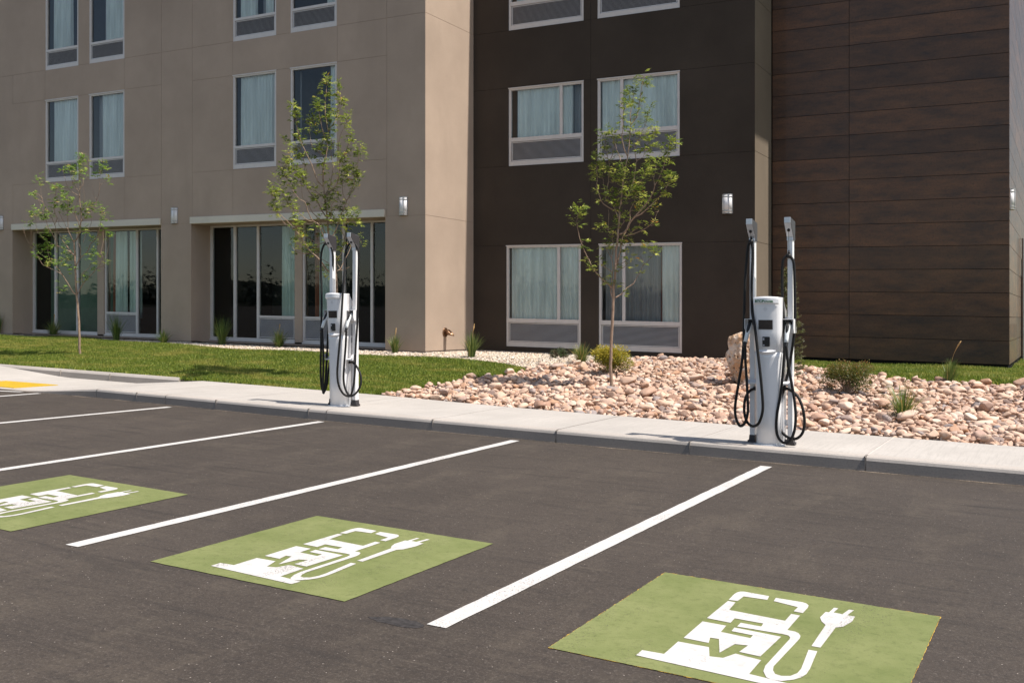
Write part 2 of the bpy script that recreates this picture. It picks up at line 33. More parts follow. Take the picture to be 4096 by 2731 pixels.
class M:
    def __init__(s): s.v=[];s.f=[];s.mi=[];s.cur=0;s.sm=[];s.smooth=False;s.att=[];s.a=0.
    def vert(s,p): s.v.append(tuple(p)); s.att.append(s.a); return len(s.v)-1
    def face(s,idx): s.f.append(tuple(idx)); s.mi.append(s.cur); s.sm.append(s.smooth)
    def poly(s,pts): s.face([s.vert(p) for p in pts])
    def box(s,x0,x1,y0,y1,z0,z1,skip=''):
        b=len(s.v)
        for z in(z0,z1):
            for (x,y) in((x0,y0),(x1,y0),(x1,y1),(x0,y1)): s.vert((x,y,z))
        F=dict(b=(0,3,2,1),t=(4,5,6,7),f=(0,1,5,4),r=(1,2,6,5),k=(2,3,7,6),l=(3,0,4,7))
        for k,q in F.items():
            if k not in skip: s.face([b+i for i in q])
    def prism(s,pts,axis,a0,a1):   # 2-D outline extruded along an axis
        n=len(pts)
        def P(p,a): return {'x':(a,p[0],p[1]),'y':(p[0],a,p[1]),'z':(p[0],p[1],a)}[axis]
        i0=[s.vert(P(p,a0)) for p in pts]; i1=[s.vert(P(p,a1)) for p in pts]
        s.face(i0[::-1]); s.face(i1)
        for k in range(n): s.face((i0[k],i0[(k+1)%n],i1[(k+1)%n],i1[k]))
    def tube(s,pts,rad,n=8,cap=True):
        pts=[Vector(p) for p in pts]
        if not hasattr(rad,'__len__'): rad=[rad]*len(pts)
        prev=None; up=Vector((.13,.27,.95))
        rings=[]
        T0=(pts[1]-pts[0]).normalized(); a=T0.cross(up)
        if a.length<.1: a=T0.cross(Vector((1,0,0)))
        a.normalize()
        for i,p in enumerate(pts):
            t=(pts[min(i+1,len(pts)-1)]-pts[max(i-1,0)]).normalized()
            a=(a-t*a.dot(t)); 
            if a.length<1e-5: a=t.orthogonal()
            a.normalize(); b=t.cross(a)
            rings.append([s.vert(p+(a*math.cos(2*math.pi*k/n)+b*math.sin(2*math.pi*k/n))*rad[i]) for k in range(n)])
        for i in range(len(rings)-1):
            for k in range(n): s.face((rings[i][k],rings[i][(k+1)%n],rings[i+1][(k+1)%n],rings[i+1][k]))
        if cap: s.face(rings[0][::-1]); s.face(rings[-1])
    def loft(s,rings,cap=True):
        R_=[[s.vert(p) for p in r] for r in rings]; n=len(R_[0])
        for i in range(len(R_)-1):
            for k in range(n): s.face((R_[i][k],R_[i][(k+1)%n],R_[i+1][(k+1)%n],R_[i+1][k]))
        if cap: s.face(R_[0][::-1]); s.face(R_[-1])
    def build(s,name,mats,parent=None,wo=None,shear=False,attr=None,bevel=None):
        if not isinstance(mats,(list,tuple)): mats=[mats]
        if wo is None: wo=WO[parent.name] if parent else Vector((0,0,0))
        wo=Vector(wo)
        vs=s.v
        if shear: vs=[(x,y,z+grade(x,y)) for x,y,z in vs]
        me=bpy.data.meshes.new(name)
        me.from_pydata([(x-wo.x,y-wo.y,z-wo.z) for x,y,z in vs],[],s.f)
        for m in mats: me.materials.append(m)
        me.polygons.foreach_set('material_index',s.mi)
        me.polygons.foreach_set('use_smooth',s.sm)
        if attr:
            at=me.attributes.new(attr,'FLOAT','POINT'); at.data.foreach_set('value',s.att)
        me.update()
        o=bpy.data.objects.new(name,me); link(o,parent,wo)
        if bevel:
            md=o.modifiers.new('b','BEVEL'); md.width=bevel; md.segments=2; md.limit_method='ANGLE'; md.angle_limit=R(40)
        return o
def local(m,parent,name,mats,bevel=None,attr=None):   # vertices given in the thing's own frame
    me=m.build(name,mats,None,(0,0,0),bevel=bevel,attr=attr)
    me.parent=parent; me.location=(0,0,0); WO[me.name]=WO[parent.name].copy(); return me
def npmesh(name,V,F,mat,attr=None,smooth=False,nv=None):
    me=bpy.data.meshes.new(name); k=F.shape[1]
    me.vertices.add(len(V)); me.vertices.foreach_set('co',V.astype(np.float32).ravel())
    me.loops.add(F.size); me.loops.foreach_set('vertex_index',F.astype(np.int32).ravel())
    me.polygons.add(len(F)); me.polygons.foreach_set('loop_start',np.arange(0,F.size,k,dtype=np.int32))
    me.polygons.foreach_set('loop_total',np.full(len(F),k,dtype=np.int32))
    me.polygons.foreach_set('use_smooth',np.full(len(F),smooth) if isinstance(smooth,bool) else smooth)
    if attr is not None:
        a=me.attributes.new('rnd','FLOAT','POINT'); a.data.foreach_set('value',attr.astype(np.float32))
    me.materials.append(mat); me.update(calc_edges=True)
    return me
# ------------------------------------------------------------------ materials
class N:
    def __init__(s,name):
        s.m=bpy.data.materials.new(name); s.m.use_nodes=True; s.t=s.m.node_tree; s.t.nodes.clear()
        s.out=s.n('ShaderNodeOutputMaterial')
    def n(s,t,**k):
        x=s.t.nodes.new(t)
        for a,b in k.items():
            if a.startswith('i_'):
                key=a[2:]; key=int(key) if key.isdigit() else key.replace('_',' ')
                x.inputs[key].default_value=b
            else: setattr(x,a,b)
        return x
    def l(s,a,b,ao=0,bi=0):
        s.t.links.new(a.outputs[ao],b.inputs[bi])
    def noise(s,scale,detail=4,rough=.5,vec=None,dim='3D'):
        x=s.n('ShaderNodeTexNoise'); x.inputs['Scale'].default_value=scale; x.inputs['Detail'].default_value=detail; x.inputs['Roughness'].default_value=rough
        if vec: s.l(vec[0],x,vec[1],0)
        return x
    def pos(s,sc=(1,1,1),rot=(0,0,0)):
        g=s.n('ShaderNodeNewGeometry'); mp=s.n('ShaderNodeMapping'); mp.inputs['Scale'].default_value=sc; mp.inputs['Rotation'].default_value=rot
        s.l(g,mp,'Position',0); return (mp,0)
    def obj(s,sc=(1,1,1)):
        g=s.n('ShaderNodeTexCoord'); mp=s.n('ShaderNodeMapping'); mp.inputs['Scale'].default_value=sc
        s.l(g,mp,'Object',0); return (mp,0)
    def ramp(s,src,stops,so=0,interp='LINEAR'):
        r=s.n('ShaderNodeValToRGB'); cr=r.color_ramp; cr.interpolation=interp
        while len(cr.elements)>1: cr.elements.remove(cr.elements[0])
        cr.elements[0].position=stops[0][0]; cr.elements[0].color=c4(stops[0][1])
        for p,c in stops[1:]:
            e=cr.elements.new(p); e.color=c4(c)
        s.l(src,r,so,0); return r
    def mix(s,a,b,fac,ty='MIX',fo=0,ao=0,bo=0):
        x=s.n('ShaderNodeMix',data_type='RGBA',blend_type=ty)
        if isinstance(fac,(int,float)): x.inputs[0].default_value=fac
        else: s.l(fac,x,fo,0)
        for v,i,o in((a,6,ao),(b,7,bo)):
            if isinstance(v,(tuple,list)): x.inputs[i].default_value=c4(v)
            else: s.l(v,x,o,i)
        return x
    def math(s,op,a,b=0,ao=0,bo=0,clamp=False):
        x=s.n('ShaderNodeMath',operation=op); x.use_clamp=clamp
        for v,i,o in((a,0,ao),(b,1,bo)):
            if isinstance(v,(int,float)): x.inputs[i].default_value=v
            else: s.l(v,x,o,i)
        return x
    def bsdf(s,color,rough=.6,spec=.5,metal=0,bump=None,bs=.3,bd=.01,co=None,coat=0):
        b=s.n('ShaderNodeBsdfPrincipled'); b.inputs['Metallic'].default_value=metal
        b.inputs['Specular IOR Level'].default_value=spec
        if coat: b.inputs['Coat Weight'].default_value=coat
        if isinstance(color,(tuple,list)): b.inputs['Base Color'].default_value=c4(color)
        else:
            oi=2 if color.bl_idname=='ShaderNodeMix' else 0
            s.l(color,b,oi,'Base Color')
        if isinstance(rough,(int,float)): b.inputs['Roughness'].default_value=rough
        else: s.l(rough,b,0,'Roughness')
        if bump:
            bp=s.n('ShaderNodeBump'); bp.inputs['Strength'].default_value=bs; bp.inputs['Distance'].default_value=bd
            oi=2 if bump.bl_idname=='ShaderNodeMix' else 0
            s.l(bump,bp,oi,'Height'); s.l(bp,b,0,'Normal')
        s.l(b,s.out,0,0); return b
def c4(c): 
    if isinstance(c,(int,float)): c=(c,c,c)
    return (*c,1) if len(c)==3 else tuple(c)
def mx(n): return n
def plain(name,c,rough=.5,spec=.5,metal=0,var=.06,sc=6,coat=0):
    k=N(name); nz=k.noise(sc,5,.6,k.obj())
    a=tuple(v*(1-var) for v in c[:3]); b=tuple(min(1,v*(1+var)) for v in c[:3])
    r=k.ramp(nz,[(.35,a),(.65,b)]); rr=k.ramp(nz,[(.3,max(0,rough-.06)),(.7,min(1,rough+.06))])
    k.bsdf(r,rr,spec,metal,coat=coat); return k.m
MT={}
def mk():
    # asphalt
    k=N('asphalt'); p=k.pos()
    big=k.noise(.4,5,.6,p); mid=k.noise(2.4,7,.72,k.pos((1,.45,1),(0,0,.5))); fine=k.noise(75,4,.75,p); fine2=k.noise(30,5,.75,p)
    c=k.ramp(big,[(.25,(.041,.0325,.0265)),(.75,(.066,.0525,.043))])
    c2=k.mix(c,(.090,.0725,.056),k.ramp(mid,[(.50,0),(.72,.65)]))
    c3=k.mix(c2,(.145,.122,.105),k.ramp(fine,[(.53,0),(.68,.58)]),ao=2)
    c4_=k.mix(c3,(.026,.022,.020),k.ramp(fine2,[(.50,0),(.72,.75)]),ao=2)
    vo=k.n('ShaderNodeTexVoronoi'); vo.inputs['Scale'].default_value=19; k.l(p[0],vo,0,0)
    c5=k.mix(c4_,(.36,.31,.27),k.ramp(vo,[(.045,.95),(.075,0)]),ao=2)
    w1=k.noise(3.2,5,.65,k.pos((.22,2.4,1),(0,0,-.32))); w2=k.noise(2.4,4,.6,k.pos((.30,2.2,1),(0,0,.95)))
    c6=k.mix(c5,(.022,.019,.018),k.ramp(w1,[(.56,0),(.74,.55)]),ao=2)
    c7=k.mix(c6,(.024,.021,.019),k.ramp(w2,[(.60,0),(.76,.5)]),ao=2)
    w3=k.noise(5,6,.75,k.pos((.35,3.0,1),(0,0,.12))); c7=k.mix(c7,(.105,.086,.067),k.ramp(w3,[(.56,0),(.78,.6)]),ao=2); c7=k.mix(c7,(.020,.017,.016),k.ramp(w3,[(.26,.6),(.42,0)]),ao=2)
    k.bsdf(c7,k.ramp(mid,[(.3,.78),(.7,.92)]),.28,bump=fine,bs=.7,bd=.005); MT['asphalt']=k.m
    # white paint with worn grain
    def paint(name,c,cd,wear,mott=.8,trk=.0):
        k=N(name); p=k.pos(); f=k.noise(95,4,.75,p); b=k.noise(2.2,6,.7,p); md=k.noise(22,5,.7,p); t=k.noise(1.5,3,.6,k.pos((2.6,.5,1),(0,0,.18)))
        col=k.mix(c,cd,k.ramp(b,[(.35,0),(.7,mott)]))
        col1=k.mix(col,tuple(v*.72 for v in cd),k.ramp(md,[(.52,0),(.78,mott*.8)]),ao=2)
        thr=k.math('MULTIPLY_ADD',k.ramp(t,[(.45,0),(.62,1)]),-wear[1]); thr.inputs[2].default_value=wear[0]
        w=k.math('SUBTRACT',f,thr); w2=k.math('MULTIPLY',w,9.0,clamp=True)
        col2=k.mix(col1,(.062,.052,.045),w2,ao=2)
        k.bsdf(col2,.78,.25,bump=f,bs=.5,bd=.004); MT[name]=k.m
    paint('white_paint',(.57,.548,.53),(.50,.475,.45),(.58,.06),.8)
    paint('green_paint',(.198,.214,.084),(.132,.158,.050),(.63,.07),1.0)
    paint('symbol_paint',(.58,.558,.54),(.48,.455,.43),(.65,.13),.9)
    paint('yellow_edge',(.60,.36,.05),(.5,.3,.05),(.55,.1),.5)
    # concrete
    def conc(name,c,br=True):
        k=N(name); p=k.pos(); b=k.noise(.9,6,.65,p); f=k.noise(60,4,.6,p); st=k.noise(5,3,.6,k.pos((9,.35,1),(0,0,.12)))
        col=k.mix(tuple(v*.86 for v in c),tuple(min(1,v*1.08) for v in c),k.ramp(b,[(.3,0),(.7,1)]))
        col2=k.mix(col,tuple(v*.68 for v in c),k.ramp(f,[(.48,0),(.8,.7)]),ao=2)
        if br: col2=k.mix(col2,tuple(v*.80 for v in c),k.ramp(st,[(.5,0),(.62,.55)]),ao=2)
        h=k.math('ADD',st,k.math('MULTIPLY',f,.5)) if br else f
        k.bsdf(col2,.85,.25,bump=h,bs=.25,bd=.006); MT[name]=k.m
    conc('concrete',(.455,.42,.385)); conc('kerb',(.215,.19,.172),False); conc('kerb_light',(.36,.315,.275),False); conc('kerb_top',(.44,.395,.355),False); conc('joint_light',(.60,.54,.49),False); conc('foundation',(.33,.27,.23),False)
    def stucco(name,c,var=.1):
        k=N(name); p=k.pos(); b=k.noise(.7,6,.6,p); v=k.noise(1.3,4,.6,k.pos((1,1,.25))); f=k.noise(70,4,.7,p)
        col=k.mix(tuple(q*(1-var) for q in c),tuple(q*(1+var) for q in c),k.ramp(b,[(.3,0),(.7,1)]))
        col1=k.mix(col,tuple(q*.88 for q in c),k.ramp(v,[(.55,0),(.8,.7)]),ao=2)
        col2=k.mix(col1,tuple(q*.7 for q in c),k.ramp(f,[(.5,0),(.85,.55)]),ao=2)
        k.bsdf(col2,.92,.15,bump=f,bs=.55,bd=.006); MT[name]=k.m
    stucco('stucco_beige',(.405,.312,.243)); stucco('stucco_dark',(.055,.043,.034),.16); stucco('stucco_taupe',(.175,.14,.105)); stucco('stucco_trim',(.64,.585,.49),.05)
    # wood-look cladding
    k=N('cladding'); p=k.pos((1,1,1)); at=k.n('ShaderNodeAttribute',attribute_name='rnd')
    off=k.n('ShaderNodeCombineXYZ'); m7=k.math('MULTIPLY',at,37.0,ao=2); k.l(m7,off,0,0); k.l(m7,off,0,2)
    add=k.n('ShaderNodeVectorMath',operation='ADD'); g=k.n('ShaderNodeNewGeometry'); k.l(g,add,'Position',0); k.l(off,add,0,1)
    mp=k.n('ShaderNodeMapping'); mp.inputs['Scale'].default_value=(.55,.55,2.2); k.l(add,mp,0,0)
    mp2=k.n('ShaderNodeMapping'); mp2.inputs['Scale'].default_value=(2.5,2.5,9); k.l(add,mp2,0,0)
    n1=k.noise(2.3,6,.68,(mp,0)); n2=k.noise(3.0,5,.7,(mp2,0)); n3=k.noise(26,4,.7,(add,0))
    c=k.mix((.048,.029,.021),(.165,.078,.036),k.ramp(n1,[(.36,0),(.66,.8)]))
    c=k.mix(c,(.105,.052,.027),k.ramp(n2,[(.42,0),(.7,.8)]),ao=2)
    c=k.mix(c,(.014,.012,.012),k.ramp(n3,[(.5,0),(.78,.7)]),ao=2)
    tint=k.ramp(at,[(0,(.68,.70,.74)),(.2,(.88,.9,.92)),(.6,(1,1,1)),(1,(1.14,1.1,1.05))],so=2)
    c=k.mix(c,tint,1.0,'MULTIPLY',ao=2)
    k.bsdf(c,k.ramp(n2,[(.3,.48),(.7,.6)]),.4,bump=n3,bs=.12,bd=.003,coat=.10); MT['cladding']=k.m
    MT['groove_beige']=plain('groove_beige',(.30,.23,.175),.95,.1); MT['groove_dark']=plain('groove_dark',(.030,.024,.020),.95,.1)
    MT['groove']=plain('groove',(.012,.011,.010),.9,.1)
    MT['frame']=plain('window_frame_paint',(.60,.555,.525),.5,.4,0,.04)
    MT['louvre']=plain('louvre_metal',(.50,.47,.46),.45,.5,.15,.04)
    MT['louvre_dark']=plain('louvre_recess',(.045,.042,.045),.8,.2)
    MT['bronze']=plain('bronze',(.25,.145,.085),.35,.5,.8,.15,30)
    MT['lamp_metal']=plain('lamp_metal',(.42,.40,.38),.4,.5,.7,.05)
    MT['lamp_glass']=plain('lamp_glass',(.74,.72,.72),.35,.5,0,.02)
    MT['white']=plain('powder_coat_white',(.78,.77,.77),.32,.5,0,.02,3,coat=.3)
    MT['aluminium']=plain('brushed_aluminium',(.62,.63,.66),.38,.5,.55,.03)
    MT['plastic_dark']=plain('dark_grey_plastic',(.038,.034,.036),.5,.4)
    MT['rubber']=plain('cable_rubber',(.011,.010,.0095),.55,.28,0,.2,20)
    MT['black']=plain('black_plastic',(.012,.011,.011),.45,.4)
    MT['screen']=plain('screen_glass',(.035,.030,.028),.12,.6,0,.1)
    MT['green_logo']=plain('logo_green',(.015,.12,.03),.5,.3)
    MT['grey_label']=plain('label_grey',(.42,.42,.44),.5,.3)
    MT['grip_white']=plain('grip_white',(.74,.76,.75),.35,.5,0,.02)
    MT['yellow']=plain('tactile_yellow',(.47,.30,.018),.7,.3,0,.08,4)
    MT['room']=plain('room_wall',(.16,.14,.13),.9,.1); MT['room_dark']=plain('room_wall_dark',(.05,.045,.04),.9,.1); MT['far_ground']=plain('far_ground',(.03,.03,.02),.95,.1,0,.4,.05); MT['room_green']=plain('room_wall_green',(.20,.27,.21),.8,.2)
    MT['soil']=plain('soil',(.20,.145,.105),.95,.1,0,.3,9)
    MT['dry']=plain('dry_stalk',(.48,.30,.13),.8,.2,0,.2,20)
    MT['roof']=plain('roof_membrane',(.30,.28,.26),.9,.1)
    MT['door_dark']=plain('dark_door',(.018,.017,.017),.35,.5)
    # curtains
    for nm,c in(('sheer',(.88,.91,.87)),('drape_red',(.45,.16,.10)),('drape_reflection_grey',(.43,.43,.44))):
        k=N('curtain_'+nm); f=k.noise(90,3,.6,k.obj()); b=k.noise(3,4,.5,k.obj((3,1,.25)))
        col=k.mix(tuple(q*.80 for q in c),c,k.ramp(b,[(.35,0),(.65,1)]))
        b_=k.bsdf(col,.9,.1,bump=f,bs=.1)
        if nm=='sheer': b_.inputs['Sheen Weight'].default_value=.1
        MT[nm]=k.m
    # glass
    def glass(name,tint,ior,dark=.0):
        k=N(name); tr=k.n('ShaderNodeBsdfTransparent'); tr.inputs[0].default_value=c4(tint)
        gl=k.n('ShaderNodeBsdfGlossy'); gl.inputs['Roughness'].default_value=.015; gl.inputs[0].default_value=(.95,.97,1,1)
        fr=k.n('ShaderNodeFresnel'); fr.inputs[0].default_value=ior
        nz=k.noise(.7,2,.4,k.pos()); bp=k.n('ShaderNodeBump'); bp.inputs['Strength'].default_value=.03; bp.inputs['Distance'].default_value=.05
        k.l(nz,bp,0,'Height'); k.l(bp,gl,0,'Normal')
        mxn=k.n('ShaderNodeMixShader'); k.l(fr,mxn,0,0); k.l(tr,mxn,0,1); k.l(gl,mxn,0,2); k.l(mxn,k.out,0,0); MT[name]=k.m
    glass('glass',(.95,.985,.98),1.5); glass('glass_dark',(.78,.88,.84),1.5)
    # foliage with per-leaf variation
    def leaf(name,stops,tr=.30,rough=.42,patch=None):
        k=N(name); at=k.n('ShaderNodeAttribute',attribute_name='rnd')
        c=k.ramp(at,stops,so=2)
        if patch:
            nz=k.noise(patch[0],4,.6,k.pos((1,patch[3] if len(patch)>3 else 1,1))); c=k.mix(c,patch[1],k.ramp(nz,[(patch[2],0),(patch[2]+.14,.85)]))
        b=k.bsdf(c,rough,.45)
        t=k.n('ShaderNodeBsdfTranslucent'); oi=2 if c.bl_idname=='ShaderNodeMix' else 0
        cc=k.n('ShaderNodeHueSaturation'); cc.inputs['Value'].default_value=1.5; k.l(c,cc,oi,4); k.l(cc,t,0,0)
        m=k.n('ShaderNodeMixShader'); m.inputs[0].default_value=tr; k.l(b,m,0,1); k.l(t,m,0,2); k.l(m,k.out,0,0); MT[name]=k.m
    leaf('leaf_ash',[(0,(.06,.10,.018)),(.4,(.16,.215,.03)),(.72,(.38,.43,.08)),(.93,(.55,.54,.14)),(1,(.6,.3,.05))])
    leaf('leaf_pale',[(0,(.11,.20,.03)),(.5,(.20,.32,.05)),(.74,(.34,.40,.08)),(.88,(.52,.42,.16)),(1,(.58,.34,.12))])
    leaf('lawn_blades',[(0,(.045,.080,.010)),(.5,(.165,.225,.024)),(.8,(.33,.35,.05)),(1,(.56,.48,.15))],.3,.6,(.9,(.34,.31,.07),.50,2.6))
    leaf('tuft_blades',[(0,(.06,.10,.02)),(.55,(.13,.19,.04)),(.85,(.24,.26,.07)),(1,(.52,.36,.14))],.25)
    leaf('leaf_yellow',[(0,(.05,.075,.012)),(.3,(.12,.14,.02)),(.6,(.35,.32,.035)),(1,(.58,.44,.07))],.3)
    leaf('leaf_red',[(0,(.035,.055,.012)),(.5,(.085,.11,.022)),(.8,(.19,.17,.035)),(1,(.30,.12,.05))],.3)
    leaf('needle_dark',[(0,(.018,.040,.012)),(1,(.055,.095,.025))],.1)
    leaf('needle_spruce',[(0,(.045,.065,.018)),(.6,(.09,.115,.03)),(.9,(.16,.17,.04)),(1,(.26,.16,.05))],.15)
    leaf('far_foliage',[(0,(.008,.012,.006)),(1,(.022,.028,.014))],.05)
    k=N('bark'); p=k.obj((1,1,.35)); b=k.noise(30,5,.7,p); c=k.ramp(b,[(.3,(.16,.105,.07)),(.55,(.32,.225,.165)),(.75,(.46,.36,.28))]); k.bsdf(c,.8,.2,bump=b,bs=.6,bd=.01); MT['bark']=k.m
    # lawn base
    k=N('lawn_base'); b=k.noise(9,5,.7,k.pos()); k.bsdf(k.ramp(b,[(.3,(.09,.13,.025)),(.7,(.17,.19,.05))]),.95,.1); MT['lawn_base']=k.m
    # stones
    def stone(name,stops,mott=.35,bump=.5):
        k=N(name); at=k.n('ShaderNodeAttribute',attribute_name='rnd'); oi=k.n('ShaderNodeObjectInfo')
        ad=k.math('ADD',at,oi,ao=2,bo=5); fr=k.math('FRACT',ad)
        c=k.ramp(fr,stops,interp='LINEAR')
        p=k.pos(); n1=k.noise(14,5,.65,p); n2=k.noise(70,4,.7,p)
        c=k.mix(c,(.72,.62,.52),k.ramp(n1,[(.55,0),(.75,mott)])); c=k.mix(c,(.20,.13,.09),k.ramp(n2,[(.55,0),(.8,mott)]),ao=2)
        k.bsdf(c,.72,.3,bump=n2,bs=bump,bd=.01); MT[name]=k.m
    cs=[(.0,(.56,.38,.27)),(.12,(.50,.36,.27)),(.2,(.66,.50,.38)),(.3,(.36,.22,.155)),(.38,(.58,.42,.31)),(.46,(.72,.60,.49)),(.54,(.52,.33,.23)),(.62,(.29,.24,.22)),(.68,(.62,.44,.32)),(.76,(.70,.56,.44)),(.83,(.40,.22,.12)),(.9,(.60,.44,.34)),(.96,(.27,.25,.25)),(1,(.56,.38,.27))]
    stone('cobble',[(p,(c[0]*.98,c[1]*.93,c[2]*.92)) for p,c in cs]); 
    stone('gravel',[(0,(.62,.52,.41)),(.2,(.74,.66,.56)),(.35,(.50,.38,.27)),(.5,(.68,.58,.47)),(.65,(.40,.35,.31)),(.8,(.72,.63,.53)),(.9,(.58,.42,.26)),(1,(.62,.52,.41))],.2,.2)
    k=N('boulder_rock'); p=k.obj(); n1=k.noise(3.2,6,.7,p); n2=k.noise(16,5,.75,p); vo=k.n('ShaderNodeTexVoronoi'); vo.inputs['Scale'].default_value=15; k.l(p[0],vo,0,0)
    c=k.mix((.55,.34,.20),(.80,.70,.60),k.ramp(n1,[(.42,0),(.58,1)])); c=k.mix(c,(.62,.40,.25),k.ramp(n2,[(.5,0),(.7,.7)]),ao=2); c=k.mix(c,(.14,.08,.05),k.ramp(vo,[(.16,.95),(.30,0)]),ao=2)
    k.bsdf(c,.85,.2,bump=k.math('ADD',n2,vo),bs=1,bd=.05); MT['boulder_rock']=k.m
mk()
# ------------------------------------------------------------------ camera, sun, sky
cam=bpy.data.cameras.new('camera'); co=bpy.data.objects.new('camera',cam); COL.objects.link(co); scene.camera=co
co.location=(0,0,1.55); co.rotation_euler=(R(90),0,YAW); cam.sensor_width=36; cam.lens=36*4034/4096
cam.shift_y=-132.2/4096; cam.clip_end=3000; cam.clip_start=.1
EL=R(60); SX,SY=1.0,.055
sd=Vector((SX,SY,0)).normalized()*math.cos(EL)+Vector((0,0,math.sin(EL)))
sun=bpy.data.lights.new('sun','SUN'); sun.energy=4.6; sun.angle=R(.53); sun.color=(1,.94,.86)
so=bpy.data.objects.new('sun',sun); COL.objects.link(so); so.rotation_euler=sd.to_track_quat('Z','Y').to_euler(); so.location=(10,0,20)
w=bpy.data.worlds.new('World'); scene.world=w; w.use_nodes=True; nt=w.node_tree; nt.nodes.clear()
sk=nt.nodes.new('ShaderNodeTexSky'); sk.sky_type='NISHITA'; sk.sun_disc=False; sk.sun_elevation=EL; sk.sun_rotation=math.atan2(SX,SY); sk.air_density=1.0; sk.dust_density=2.0; sk.altitude=1300
bg=nt.nodes.new('ShaderNodeBackground'); bg.inputs[1].default_value=.135; wo_=nt.nodes.new('ShaderNodeOutputWorld')
tm=nt.nodes.new('ShaderNodeMix'); tm.data_type='RGBA'; tm.blend_type='MULTIPLY'; tm.inputs[0].default_value=1; tm.inputs[7].default_value=(1.08,.97,.84,1)
nt.links.new(sk.outputs[0],tm.inputs[6]); nt.links.new(tm.outputs[2],bg.inputs[0]); nt.links.new(bg.outputs[0],wo_.inputs[0])
scene.view_settings.view_transform='Standard'; scene.view_settings.look='None'; scene.view_settings.gamma=1; scene.view_settings.exposure=0.5
scene.cycles.max_bounces=6; scene.cycles.transparent_max_bounces=12
# ------------------------------------------------------------------ ground, car park, pavement
def Ykf(x):   # kerb face line
    P=[(-40,11.3),(-20,11.1),(-15.5,10.96),(-13.7,10.90),(-12,10.80),(-9,10.60),(-5,10.47),(0,10.39),(40,10.3)]
    for (a,b),(c,d) in zip(P,P[1:]):
        if x<=c: return b+(d-b)*(x-a)/(c-a)
    return P[-1][1]
def Ybk(x):   # back of the pavement
    P=[(-40,13.7),(-20,13.45),(-14.4,13.2),(-12,13.08),(-9.5,12.88),(-7,12.5),(-5.2,12.38),(-1.8,12.23),(0,12.2),(40,12.1)]
    for (a,b),(c,d) in zip(P,P[1:]):
        if x<=c: return b+(d-b)*(x-a)/(c-a)
    return P[-1][1]
def kz(x):    # height of the pavement: flares down to the ramp on the left
    def sm(t): t=max(0,min(1,t)); return t
    if x>-13.7: return .15
    if x>-15.45: return .15-.14*sm((-13.7-x)/1.75)
    if x>-17.7: return .01
    return .01+.14*sm((-17.7-x)/2.3)
m=M(); m.poly([(-400,-400,-.35),(400,-400,-.35),(400,400,-.35),(-400,400,-.35)])
m.poly  # wide dry ground reaching the horizon
tag(m.build('ground',MT['far_ground'],shear=True),kind='structure')
m=M()
xs=sorted(set([-90,-70,-55]+[x*1. for x in range(-44,12)]+[20,40,70]))
for a,b in zip(xs,xs[1:]):
    m.poly([(a,-70,0),(b,-70,0),(b,Ykf(b)+.03,0),(a,Ykf(a)+.03,0)])
tag(m.build('asphalt_car_park',MT['asphalt'],shear=True),kind='structure')
# pavement with integral kerb; tooled joints are real grooves
joints=[3.3,1.6,-.05,-1.8,-3.62,-5.25,-7.0,-9.06,-10.9,-12.7]
kj=[3.3,-1.79,-5.24,-8.74,-12.02,-13.69,-15.5]
def pav(xa,xb,kg):
    st=[xa]; 
    n=max(1,int(abs(xb-xa)/.4)); st=[xa+(xb-xa)*i/n for i in range(n+1)]
    rows=[]
    for x in st:
        y0,y1,z=Ykf(x),Ybk(x),kz(x); q=z/.15
        rows.append([(x,y0,-.3),(x,y0,0),(x,y0+.012,.105*q),(x,y0+.022,.132*q),(x,y0+.042,.146*q),(x,y0+.075,z),(x,y0+.155,z),(x,y0+.16,z-.004),(x,y0+.166,z),(x,y1,z),(x,y1,-.3)])
    return rows
def sweep(m,rows):
    for ra,rb in zip(rows,rows[1:]):
        ia=[m.vert(p) for p in ra]; ib=[m.vert(p) for p in rb]
        for k in range(len(ia)-1):
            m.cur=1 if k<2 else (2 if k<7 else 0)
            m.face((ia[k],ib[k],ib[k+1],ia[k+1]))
allj=sorted(set(joints+[k for k in kj]))
m=M()
ends=[14]+sorted(allj,reverse=True)+[-30]
for a,b in zip(ends,ends[1:]):
    if a<b: a,b=b,a
    full=any(abs(a-j)<.01 for j in kj); g=.006
    rows=pav(b+g,a-g,0); sweep(m,rows)
    for x in(b+g,a-g):      # end faces
        r=pav(x,x+.0001,0)[0]; m.cur=1; m.poly(r if x>b+.1 else r[::-1])
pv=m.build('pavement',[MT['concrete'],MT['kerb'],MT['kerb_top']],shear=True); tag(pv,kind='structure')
m=M()                      # packed mortar at the bottom of the joints
for j in allj:
    y0,y1,z=Ykf(j),Ybk(j),kz(j)
    if j in kj or True:
        full=any(abs(j-q)<.01 for q in kj); jo=any(abs(j-q)<.01 for q in joints)
        d=.014 if full else 0
        m.box(j-.0058,j+.0058,y0+(.012 if full else .004),y0+.155,-.2,z-(.014 if full else .0025))
        m.cur=1; m.box(j-.0058,j+.0058,y0+.155,y1-.01,-.2,z-(.003 if jo else .001)); m.cur=0
tag(m.build('pavement_joints',[MT['kerb'],MT['joint_light']],shear=True),kind='structure')
